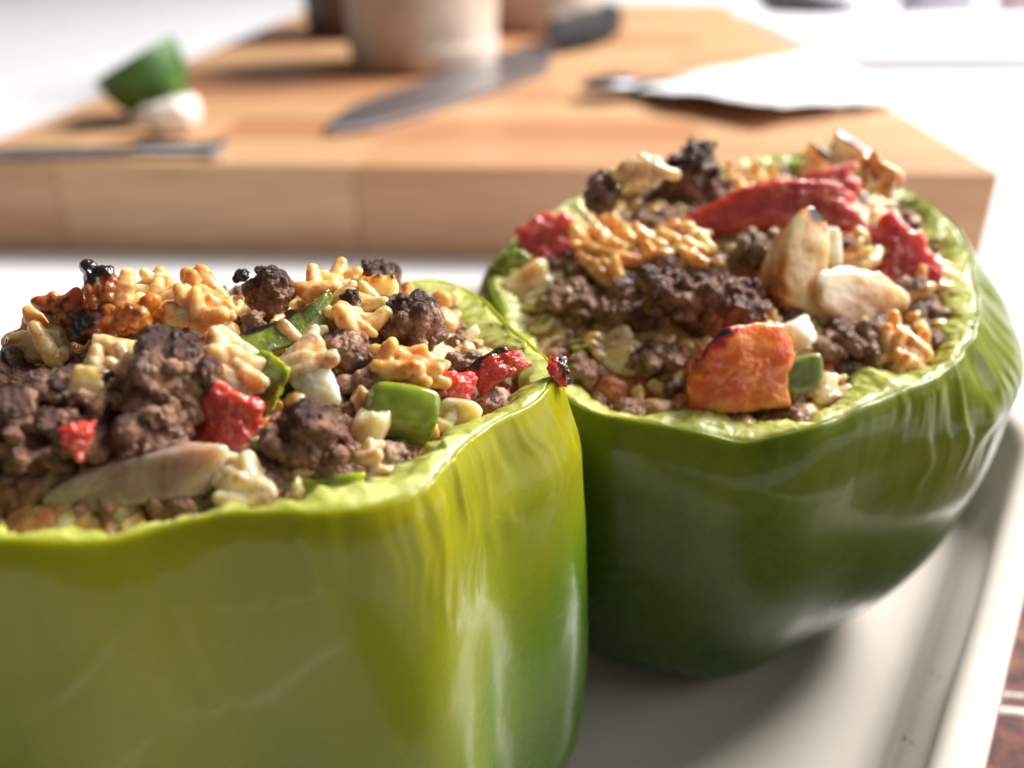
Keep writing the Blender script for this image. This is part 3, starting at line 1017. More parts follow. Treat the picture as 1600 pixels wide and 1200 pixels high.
build_pepper(11, 'front left stuffed pepper, yellow-green cooked half cut off by the picture edge', 'stuffed pepper halves on the plate', (CA[0], CA[1], 0.073), 0.0, 0.0668, rA, PROF_A,
             lambda t: 0.06 * gauss(t, R(5), 0.7), lambda t, d: float(sstep(0.05, 0.9, d)) * (0.008 * np.cos(4 * (t - R(2))) + 0.010 * np.cos(3 * t + 0.2)),
             lambda t: 0.00003 + 0.00046 * gauss(t, R(-38), 0.34) + 0.00025 * gauss(t, R(0), 0.3), 15.0, thickA, MOUND_A, M['skinA'],
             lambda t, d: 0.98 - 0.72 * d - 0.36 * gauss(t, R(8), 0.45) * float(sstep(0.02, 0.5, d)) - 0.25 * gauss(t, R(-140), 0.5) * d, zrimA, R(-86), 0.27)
build_pepper(47, 'rear right stuffed pepper, darker green half with a wrinkled shiny rim', 'stuffed pepper halves on the plate', (0.0355, 0.1335, 0.0695), R(12), 0.0600, rB, PROF_B,
             lambda t: 0.02 + 0.18 * gauss(t, R(-12), 0.70), lambda t, d: float(sstep(0.1, 0.9, d)) * (0.022 * np.cos(3 * (t - R(-75))) + 0.012 * np.cos(4 * t + 1.0)),
             lambda t: 0.00003 + 0.00066 * gauss(t, R(-42), 0.34) + 0.0003 * gauss(t, R(0), 0.3), 17.0, thickB, MOUND_B, M['skinB'],
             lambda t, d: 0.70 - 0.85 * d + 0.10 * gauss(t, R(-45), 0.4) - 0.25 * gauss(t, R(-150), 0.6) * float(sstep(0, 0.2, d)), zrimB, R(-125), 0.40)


# ------------------------------------------------------------------ filling pieces
def charof(V, spec, seed):
    """spec: list of (angle in the piece's own plane in degrees, threshold, softness)"""
    c = np.zeros(len(V))
    if spec:
        nz = fbm(V * 2.6, seed + 70, 3)
        for ang, th, soft in spec:
            d = V[:, 0] * math.cos(R(ang)) + V[:, 1] * math.sin(R(ang)) + 0.25 * nz
            c = np.maximum(c, sstep(th, th + soft, d))
    return c


def crumble(dims, seed, sub=6, char=None):
    """a lump of mince: small granules melted together over an uneven core"""
    rg = np.random.default_rng(seed)
    dm = np.array(dims)
    area_ = 4 * math.pi * ((dm[0] * dm[1]) ** 1.6 / 3 + (dm[0] * dm[2]) ** 1.6 / 3 + (dm[1] * dm[2]) ** 1.6 / 3) ** (1 / 1.6)
    g = min(0.00115, dm.min() * 0.55)
    n = int(np.clip(area_ / (g * g) * 0.62, 14, 420))
    D = rg.normal(size=(n, 3))
    D /= np.linalg.norm(D, axis=1)[:, None]
    lump = 1 + 0.42 * fbm(D * 1.5 + seed * 2.7, seed, 2)
    blobs = [(np.zeros(3), np.diag(dm * 0.66))]
    for k in range(5):
        d = rg.normal(size=3)
        d /= np.linalg.norm(d)
        blobs.append((d * dm * 0.45, rand_axes(rg, dm.min() * 0.55)))
    for k in range(n):
        r = g * rg.uniform(0.45, 1.15)
        c = D[k] * np.maximum(dm - r * 0.6, dm * 0.5) * lump[k] * rg.uniform(0.86, 1.04)
        blobs.append((c, rand_axes(rg, r, 0.5, 1.55)))
    P, F = fused(blobs, max(0.00016, min(dims) * 0.033), 2)
    U = P / dm
    off = seed * 1.9
    P = P + (P / np.linalg.norm(P, axis=1)[:, None]) * (0.00022 * fbm(P * 620 + off, seed + 4, 3) + 0.00008 * fbm(P * 2200 + off, seed + 5, 2))[:, None]
    c = charof(U, char, seed)
    c = np.maximum(c * 0.9, 0.45 * sstep(0.15, 0.8, fbm(P * 330 + off, seed + 9, 2)))
    return P, F, np.clip(c, 0, 1)


def chunk(dims, seed, p=4.0, bend=0.0, rough=0.06, sub=5, char=None, twist=0.0, taper=0.0, freq=2.2):
    V, F = ico(sub)
    rg = np.random.default_rng(seed)
    N_ = np.vstack([np.eye(3), -np.eye(3)]) + rg.normal(0, 0.13, (6, 3))
    N_ = np.vstack([N_, rg.normal(0, 1, (4, 3))])
    N_ /= np.linalg.norm(N_, axis=1)[:, None]
    D_ = np.concatenate([rg.uniform(0.88, 1.05, 6), rg.uniform(0.92, 1.2, 4)])
    pw = p * 2.2 + 1
    n = (np.clip(V @ N_.T / D_, 0, None) ** pw).sum(1) ** (-1.0 / pw)
    U = V * n[:, None]
    U = U * (1 + rough * fbm(V * freq + seed * 2.3, seed, 3))[:, None]
    c = charof(U, char, seed)
    a, b, d = dims
    x, y, z = U[:, 0], U[:, 1], U[:, 2]
    sc = 1 + taper * x
    P = np.stack([x * a, y * b * sc, z * d * sc], 1)
    if twist:
        an = twist * x
        y2 = P[:, 1] * np.cos(an) - P[:, 2] * np.sin(an)
        P[:, 2] = P[:, 1] * np.sin(an) + P[:, 2] * np.cos(an)
        P[:, 1] = y2
    if bend:
        P[:, 1] += bend * a * (x ** 2 - 0.4)
        P[:, 2] -= abs(bend) * 0.3 * a * x ** 2
    return P, F, c


CAMROT = Matrix.Rotation(R(62.7), 4, 'X')


def place(o, pos, roll, yaw=0.0, pit=0.0):
    m = CAMROT @ Matrix.Rotation(R(roll), 4, 'Z') @ Matrix.Rotation(R(yaw), 4, 'Y') @ Matrix.Rotation(R(pit), 4, 'X')
    o.location = pos
    o.rotation_euler = m.to_euler()


# (shape, name, material, label, position, half sizes in mm, roll, yaw, options); measured for the two heaps
PIECES = [
 ('c', 'F', 'meat_crumble', 'meatdark', 'large dark meat lump at the left picture edge, front pepper', (-0.0454, 0.0747, 0.0737), (6.92, 5.11, 4.51), 10, 0, {'char': [(60, 0.3, 0.6)]}),
 ('c', 'F', 'meat_crumble', 'meat', 'broad brown meat lump left of the tall dark lump, front pepper', (-0.0409, 0.0776, 0.0762), (6.11, 3.97, 3.97), -15, 0, {'char': [(120, 0.5, 0.4)]}),
 ('c', 'F', 'meat_crumble', 'meatdark', 'flat dark meat ridge above the translucent onion slab, front pepper', (-0.0346, 0.0738, 0.0749), (5.62, 2.66, 2.96), 5, 0, {'char': [(100, 0.3, 0.5)]}),
 ('c', 'F', 'meat_crumble', 'meat', 'brown base of the tall meat lump in the front pepper', (-0.0324, 0.0775, 0.0769), (3.95, 3.65, 3.35), 60, 0, {'char': [(120, 0.4, 0.5)]}),
 ('c', 'F', 'meat_crumble', 'meatdark', 'tall dark cauliflower-like meat lump, highest in the front pepper', (-0.0333, 0.0810, 0.0802), (3.34, 2.85, 2.85), 0, 0, {'char': [(90, -0.2, 0.6)]}),
 ('c', 'F', 'burnt_crumb', 'meatdark', 'small burnt bead on the side of the tall meat lump', (-0.0287, 0.0783, 0.0801), (1.15, 1.39, 1.08), 20, 0, {'char': [(80, 0.0, 0.5)]}),
 ('c', 'F', 'meat_crumble', 'meatdark', 'dark round meat bit at left picture edge above the large lump', (-0.0524, 0.0858, 0.0759), (2.32, 2.52, 1.99), 0, 0, {'char': [(90, -0.2, 0.6)]}),
 ('c', 'F', 'meat_crumble', 'meatdark', 'knobbly dark meat crumble in the middle front, left of the green dice', (-0.0192, 0.0761, 0.0741), (4.26, 3.41, 3.04), -20, 0, {'char': [(110, 0.35, 0.5)]}),
 ('c', 'F', 'meat_crumble', 'meat', 'upright brown meat crumble behind the golden curl, front pepper', (-0.0110, 0.0928, 0.0778), (3.50, 3.22, 2.80), 30, 0, {'char': [(75, 0.35, 0.5)]}),
 ('c', 'F', 'meat_crumble', 'meat', 'rounded grey-brown meat crumble beside the upright one, front pepper', (-0.0171, 0.0877, 0.0774), (2.61, 2.41, 2.01), 0, 0, {'char': [(110, 0.7, 0.4)]}),
 ('c', 'F', 'meat_crumble', 'meatdark', 'dark meat crumble at the back top, above the green strip', (-0.0271, 0.0971, 0.0804), (2.65, 2.80, 2.15), 10, 0, {'char': [(100, -0.1, 0.6)]}),
 ('c', 'F', 'meat_crumble', 'meat', 'small round meat bead under the dark back crumble', (-0.0268, 0.0884, 0.0806), (1.19, 1.19, 1.00), 0, 0, {}),
 ('c', 'F', 'meat_crumble', 'meatdark', 'small dark meat crumble at the far back of the front pepper', (-0.0166, 0.1071, 0.0787), (2.59, 2.04, 1.96), 0, 0, {'char': [(90, -0.2, 0.6)]}),
 ('c', 'F', 'meat_crumble', 'meat', 'low meat crumb left of the green dice, front pepper', (-0.0152, 0.0846, 0.0753), (2.30, 1.44, 1.64), 20, 0, {}),
 ('c', 'F', 'meat_crumble', 'meatgrey', 'pale grey meat crumb by the red tomato near the rim corner', (-0.0055, 0.0921, 0.0737), (2.05, 1.49, 1.42), 10, 0, {}),
 ('c', 'F', 'meat_crumble', 'meatgrey', 'pale grey meat crumb low at the front rim, below the green dice', (-0.0118, 0.0772, 0.0706), (2.50, 1.57, 1.57), 0, 0, {}),
 ('c', 'F', 'meat_crumble', 'meatgrey', 'brown meat crumb behind the tomato against the rear inner wall', (-0.0080, 0.1056, 0.0716), (1.99, 1.59, 1.59), 0, 0, {}),
 ('c', 'F', 'meat_crumble', 'meatdark', 'dark meat crumb deep at the lower left picture edge', (-0.0455, 0.0705, 0.0711), (3.50, 1.75, 1.75), 0, 0, {}),
 ('c', 'F', 'rice_crust', 'toast', 'charred horn standing on the crisp crust at the back left', (-0.0430, 0.0905, 0.0834), (1.67, 2.67, 1.33), 8, 0, {'char': [(100, 0.0, 0.5)]}),
 ('c', 'F', 'rice_crust', 'toast', 'crisp orange crust under the charred horn, back left', (-0.0411, 0.0893, 0.0805), (4.01, 1.74, 2.01), 15, 0, {'char': [(170, 0.2, 0.6)]}),
 ('c', 'F', 'burnt_crumb', 'black', 'tiny black crumb on the golden rice at the back', (-0.0309, 0.1001, 0.0814), (1.03, 0.88, 0.73), 0, 0, {}),
 ('c', 'F', 'burnt_crumb', 'meatdark', 'burnt flake on the golden rice behind the front meat crumbles', (-0.0173, 0.0931, 0.0813), (0.83, 1.38, 0.62), 30, 0, {'char': [(90, -0.6, 0.3)]}),
 ('s', 'F', 'tomato_piece', 'tomato', 'red tomato piece wedged right of the tall meat lump', (-0.0271, 0.0775, 0.0752), (2.95, 3.19, 2.15), -20, 0, {'p': 3.2, 'rough': 0.14, 'sub': 6}),
 ('s', 'F', 'tomato_piece', 'tomato', 'long bright red tomato sliver by the rim corner, front pepper', (-0.0020, 0.0910, 0.0738), (3.22, 1.61, 1.40), 28, 0, {'p': 3, 'rough': 0.2, 'sub': 6, 'bend': -0.15, 'freq': 2.0, 'char': [(100, 0.5, 0.5)]}),
 ('s', 'F', 'tomato_piece', 'tomatopink', 'small pinkish tomato piece below the red sliver', (-0.0064, 0.0861, 0.0738), (2.35, 1.61, 1.47), -5, 0, {'p': 3, 'rough': 0.2, 'sub': 6, 'freq': 2.0}),
 ('s', 'F', 'tomato_piece', 'tomato', 'small roasted red bit set in the dark meat at left', (-0.0388, 0.0707, 0.0767), (1.47, 1.36, 1.13), 10, 0, {'p': 3, 'rough': 0.3, 'char': [(180, 0.0, 0.6)]}),
 ('s', 'F', 'tomato_piece', 'tomato', 'burnt red scrap stuck on the rim corner of the front pepper', (0.0051, 0.0905, 0.0739), (1.05, 1.53, 0.91), 20, 0, {'p': 3, 'rough': 0.3, 'char': [(0, -0.2, 0.8)]}),
 ('s', 'F', 'onion_piece', 'onionpink', 'large translucent onion slab along the front left rim', (-0.0341, 0.0708, 0.0725), (7.84, 2.44, 1.28), 12, 0, {'p': 4, 'rough': 0.03, 'bend': -0.12, 'sub': 6, 'taper': 0.12}),
 ('s', 'F', 'onion_piece', 'onion', 'small squared pale onion bit on top of the brown meat lump', (-0.0395, 0.0774, 0.0793), (1.74, 1.38, 1.08), -8, 0, {'p': 5, 'rough': 0.08, 'char': [(20, 0.55, 0.4)]}),
 ('s', 'F', 'onion_piece', 'onion', 'pale onion piece with browned left tip, back left', (-0.0498, 0.0886, 0.0778), (3.70, 1.68, 1.68), 8, 0, {'p': 3.4, 'rough': 0.14, 'char': [(165, 0.5, 0.5)]}),
 ('s', 'F', 'onion_piece', 'onion', 'pale translucent onion bit behind the tall meat lump', (-0.0392, 0.0842, 0.0790), (2.89, 1.48, 1.61), -12, 0, {'p': 3.6, 'rough': 0.1}),
 ('s', 'F', 'onion_piece', 'onionwhite', 'white onion sliver in the middle of the front pepper', (-0.0195, 0.0827, 0.0760), (1.93, 2.57, 1.16), 35, 0, {'p': 3.2, 'rough': 0.1, 'bend': 0.15}),
 ('s', 'F', 'onion_piece', 'onion', 'pinkish white onion slab right of the green dice at the rim', (-0.0063, 0.0838, 0.0712), (2.19, 2.79, 1.33), -40, 0, {'p': 5, 'rough': 0.05}),
 ('s', 'F', 'onion_piece', 'onion', 'pale onion piece between the front meat crumble and the green dice', (-0.0145, 0.0781, 0.0723), (1.75, 2.88, 1.38), -18, 0, {'p': 3.5, 'rough': 0.12}),
 ('s', 'F', 'onion_piece', 'onion', 'golden onion lump at the back beside the burnt flake', (-0.0155, 0.0970, 0.0788), (2.24, 3.25, 1.80), -10, 0, {'p': 3, 'rough': 0.14, 'char': [(100, 0.7, 0.5)]}),
 ('s', 'F', 'pepper_dice', 'dice', 'smooth shiny green pepper dice at the right of the front pepper', (-0.0112, 0.0810, 0.0740), (3.70, 2.81, 1.92), -14, 10, {'p': 3.4, 'rough': 0.05, 'bend': -0.12, 'freq': 1.4, 'sub': 6}),
 ('s', 'F', 'pepper_strip', 'strip', 'dark green curled pepper strip at the back middle, front pepper', (-0.0228, 0.0880, 0.0803), (5.30, 1.52, 0.46), 32, 30, {'p': 4, 'rough': 0.12, 'bend': 0.18, 'twist': 0.5, 'sub': 6, 'char': [(90, 0.65, 0.4)]}),
 ('s', 'F', 'pepper_strip', 'strip', 'yellow-green pepper flap right of the pale rice, front pepper', (-0.0247, 0.0811, 0.0773), (2.45, 2.64, 0.50), -30, -20, {'p': 4, 'rough': 0.14, 'bend': 0.15, 'twist': 0.3}),
 ('s', 'F', 'pepper_strip', 'dice', 'green pepper slice lying inside the front rim', (-0.0194, 0.0722, 0.0705), (5.06, 1.31, 0.48), 4, 0, {'p': 4, 'rough': 0.08, 'bend': 0.05}),
 ('c', 'R', 'meat_crumble', 'meatdark', 'tall charred meat lump at the back of the rear pepper', (0.0304, 0.1544, 0.0775), (4.96, 6.25, 4.31), 10, 0, {'char': [(90, 0.0, 0.6)]}),
 ('c', 'R', 'meat_crumble', 'meatdark', 'pointed burnt meat bit at the back left rim, rear pepper', (0.0131, 0.1335, 0.0821), (2.43, 3.09, 2.06), -20, 0, {'char': [(70, -0.1, 0.6)]}),
 ('c', 'R', 'meat_crumble', 'meatdark', 'wide dark meat crumble in the middle of the rear pepper', (0.0259, 0.1170, 0.0713), (9.11, 3.64, 4.34), -6, 0, {'char': [(100, 0.45, 0.5)]}),
 ('c', 'R', 'meat_crumble', 'meat', 'brown meat crumble left of the wide dark one, rear pepper', (0.0078, 0.1228, 0.0678), (4.39, 3.66, 3.20), 0, 0, {}),
 ('c', 'R', 'meat_crumble', 'meat', 'brown meat crumble on the left front rim of the rear pepper', (0.0089, 0.1099, 0.0632), (3.40, 2.72, 2.55), -20, 0, {}),
 ('c', 'R', 'meat_crumble', 'meat', 'low meat crumble left of the orange tomato dice', (0.0195, 0.1107, 0.0652), (4.24, 2.12, 2.54), 10, 0, {'char': [(100, 0.6, 0.4)]}),
 ('c', 'R', 'meat_crumble', 'meat', 'brown meat crumble behind the grey-green dice, rear pepper', (0.0461, 0.1145, 0.0658), (4.53, 2.79, 3.05), -5, 0, {'char': [(100, 0.7, 0.4)]}),
 ('c', 'R', 'meat_crumble', 'meatgrey', 'small grey meat bit on the red tomato at the right', (0.0580, 0.1255, 0.0700), (2.40, 1.66, 1.85), -25, 0, {}),
 ('c', 'R', 'meat_crumble', 'meatgrey', 'grey meat bit left of the domed onion, rear pepper', (0.0366, 0.1302, 0.0742), (3.48, 3.01, 2.82), 0, 0, {}),
 ('c', 'R', 'meat_crumble', 'meat', 'meat crumble under the golden rice left of centre, rear pepper', (0.0234, 0.1284, 0.0722), (5.14, 2.34, 2.81), 5, 0, {}),
 ('c', 'R', 'meat_crumble', 'meatdark', 'dark meat crumble under the wide one, rear pepper', (0.0165, 0.1193, 0.0675), (4.92, 4.02, 3.13), 0, 0, {}),
 ('c', 'R', 'meat_crumble', 'meat', 'meat crumb at the back right, below the charred onion', (0.0555, 0.1552, 0.0756), (3.26, 2.39, 2.18), 0, 0, {}),
 ('c', 'R', 'burnt_crumb', 'black', 'tiny black flake on the pink tomato at the left, rear pepper', (0.0087, 0.1300, 0.0731), (1.41, 0.57, 0.66), -15, 0, {}),
 ('c', 'R', 'burnt_crumb', 'black', 'black burnt tip on the domed onion', (0.0427, 0.1273, 0.0788), (1.27, 1.18, 0.91), 0, 0, {}),
 ('s', 'R', 'tomato_piece', 'tomatopink', 'pinkish red tomato piece at the left of the rear pepper', (0.0063, 0.1399, 0.0712), (5.24, 4.23, 3.02), 25, 0, {'p': 3, 'rough': 0.2, 'sub': 6}),
 ('s', 'R', 'tomato_piece', 'tomato', 'long arched red tomato strip across the back, rear pepper', (0.0396, 0.1377, 0.0770), (13.18, 3.03, 2.44), 8, 0, {'p': 3.4, 'rough': 0.14, 'bend': -0.18, 'sub': 6}),
 ('s', 'R', 'tomato_piece', 'tomato', 'red tomato scrap behind the long strip, below the charred onion', (0.0514, 0.1513, 0.0773), (5.30, 2.44, 2.12), 15, 0, {'p': 3, 'rough': 0.2}),
 ('s', 'R', 'tomato_piece', 'tomato', 'red tomato scrap at the back right rim, rear pepper', (0.0651, 0.1606, 0.0739), (3.94, 2.03, 2.25), 20, 0, {'p': 3, 'rough': 0.2}),
 ('s', 'R', 'tomato_piece', 'tomatopink', 'soft red tomato piece at the right, rear pepper', (0.0566, 0.1306, 0.0699), (5.74, 5.74, 2.87), -40, 0, {'p': 3, 'rough': 0.2, 'sub': 6}),
 ('s', 'R', 'tomato_piece', 'tomatoorange', 'chunky orange tomato dice at the front of the rear pepper', (0.0283, 0.1062, 0.0653), (5.83, 4.43, 3.53), 4, 8, {'p': 4.2, 'rough': 0.09, 'sub': 6, 'char': [(135, 0.75, 0.5)]}),
 ('s', 'R', 'tomato_piece', 'tomato', 'deep red tomato bit hidden under the right meat crumble', (0.0468, 0.1124, 0.0629), (3.90, 1.73, 1.73), 0, 0, {'p': 3, 'rough': 0.2}),
 ('s', 'R', 'onion_piece', 'onion', 'domed golden onion wedge in the middle right, rear pepper', (0.0397, 0.1229, 0.0742), (3.94, 6.27, 2.69), -8, 20, {'p': 3.2, 'rough': 0.03, 'sub': 6, 'taper': 0.15, 'char': [(75, 0.75, 0.35), (-150, 0.45, 1.2)]}),
 ('s', 'R', 'onion_piece', 'onionwhite', 'pale facet of onion beside the domed wedge', (0.0448, 0.1266, 0.0752), (2.38, 3.20, 1.83), -12, 0, {'p': 4, 'rough': 0.06}),
 ('s', 'R', 'onion_piece', 'onionfan', 'fanned onion slab right of the domed wedge, rear pepper', (0.0485, 0.1207, 0.0690), (7.18, 4.67, 1.08), -24, 25, {'p': 3.6, 'rough': 0.1, 'bend': -0.14, 'sub': 6, 'taper': 0.25, 'twist': 0.25, 'char': [(0, 0.6, 0.8)]}),
 ('s', 'R', 'onion_piece', 'onion', 'onion piece with black charred edge standing at the back right', (0.0622, 0.1671, 0.0773), (6.01, 3.35, 1.39), -24, 0, {'p': 5, 'rough': 0.06, 'sub': 6, 'char': [(90, 0.45, 0.35), (0, 0.75, 0.25)]}),
 ('s', 'R', 'onion_piece', 'onion', 'small onion piece with a charred tip left of the larger charred one', (0.0530, 0.1613, 0.0779), (2.57, 3.36, 1.34), -20, 0, {'p': 3.4, 'rough': 0.1, 'char': [(70, 0.4, 0.35)]}),
 ('s', 'R', 'onion_piece', 'onionwhite', 'bright white onion bit above the grey-green dice', (0.0367, 0.1109, 0.0688), (3.19, 2.10, 1.84), 22, 0, {'p': 4.4, 'rough': 0.07}),
 ('s', 'R', 'onion_piece', 'onionwhite', 'pale onion block at the back left of the rear pepper', (0.0214, 0.1559, 0.0748), (2.74, 3.29, 1.97), 0, 0, {'p': 3.6, 'rough': 0.05}),
 ('s', 'R', 'onion_piece', 'onion', 'long pale onion strip at the left rim of the rear pepper', (0.0000, 0.1291, 0.0669), (6.69, 2.58, 1.91), 38, 0, {'p': 3.4, 'rough': 0.1}),
 ('s', 'R', 'pepper_dice', 'dicegrey', 'round grey-green pepper dice beside the orange tomato', (0.0372, 0.1073, 0.0652), (2.73, 2.57, 2.07), 10, 0, {'p': 2.7, 'rough': 0.05}),
 ('s', 'R', 'pepper_strip', 'strip', 'dark green curled sliver in the hollow, rear pepper', (0.0113, 0.1142, 0.0655), (3.04, 1.04, 0.52), 25, 20, {'p': 4, 'rough': 0.1, 'bend': 0.2}),
 ('s', 'R', 'pepper_dice', 'strip', 'small yellow-green bit at the far left rim, rear pepper', (-0.0004, 0.1335, 0.0710), (2.33, 1.36, 1.45), 35, 0, {'p': 3, 'rough': 0.15}),
 ('s', 'R', 'pepper_dice', 'dice', 'pale green bit at the back rim, rear pepper', (0.0492, 0.1669, 0.0761), (4.06, 1.74, 1.74), 5, 0, {'p': 3.4, 'rough': 0.12}),
]
GROUP = {'F': 'filling of the front pepper', 'R': 'filling of the rear pepper'}
CATS = {'meat_crumble': 'meat', 'tomato_piece': 'tomato', 'onion_piece': 'onion', 'pepper_dice': 'pepper dice', 'pepper_strip': 'pepper strip', 'burnt_crumb': 'crumb', 'rice_crust': 'rice crust'}
for i, (shape, which, name, mt, label, pos, dims, roll, yaw, opt) in enumerate(PIECES):
    dm = tuple(x * 0.001 for x in dims)
    if shape == 'c':
        V, F, ch = crumble(dm, 100 + i, 6, opt.get('char'))
    else:
        V, F, ch = chunk(dm, 100 + i, **opt)
    o = obj(name, mesh(name, V, F, M[mt], True, {'char': ch}))
    place(o, pos, roll, yaw)
    tag(o, label, CATS[name], GROUP[which] + ': ' + CATS[name])

# rice: a few bent grain shapes per tone, shared by every grain
GRAINS = {}
for tone_ in ('pale', 'gold', 'toast'):
    GRAINS[tone_] = []
    for k in range(7):
        V, F = ico(4)
        rg = random.Random(k * 7 + len(tone_))
        ln, wd = rg.uniform(2.3, 3.1) * 0.001, rg.uniform(0.98, 1.18) * 0.001
        V = V * ((np.abs(V) ** 2.7).sum(1) ** (-1 / 2.7))[:, None]
        x = V[:, 0]
        prof_ = 1 + 0.16 * np.sin(2.6 * x + k * 1.9)
        P = np.stack([x * ln, V[:, 1] * wd * prof_, V[:, 2] * wd * 0.86 * prof_], 1)
        ridge = 1 + 0.07 * np.cos(np.arctan2(V[:, 2], V[:, 1]) * 3 + 1.5 * x + k)
        P[:, 1:] *= ridge[:, None]
        P *= (1 + 0.09 * fbm(V * 1.5 + k * 5, k, 3) + 0.05 * fbm(V * 5 + k, k, 2))[:, None]
        bd = rg.choice((0.05, 0.12, 0.18, 0.28, 0.4))
        P[:, 1] += bd * ln * (x ** 2 - 0.35)
        P[:, 2] += 0.3 * bd * ln * x
        ch = np.clip(0.5 * sstep(0.25, 0.9, fbm(V * 1.4 + k, k + 31, 2)) + (0.45 * sstep(0.65, 1.0, x) if k % 2 else 0), 0, 1)
        if tone_ == 'pale':
            ch *= 0.35
        GRAINS[tone_].append(mesh('rice_grain_' + tone_, P, F, M[tone_], True, {'char': ch}))
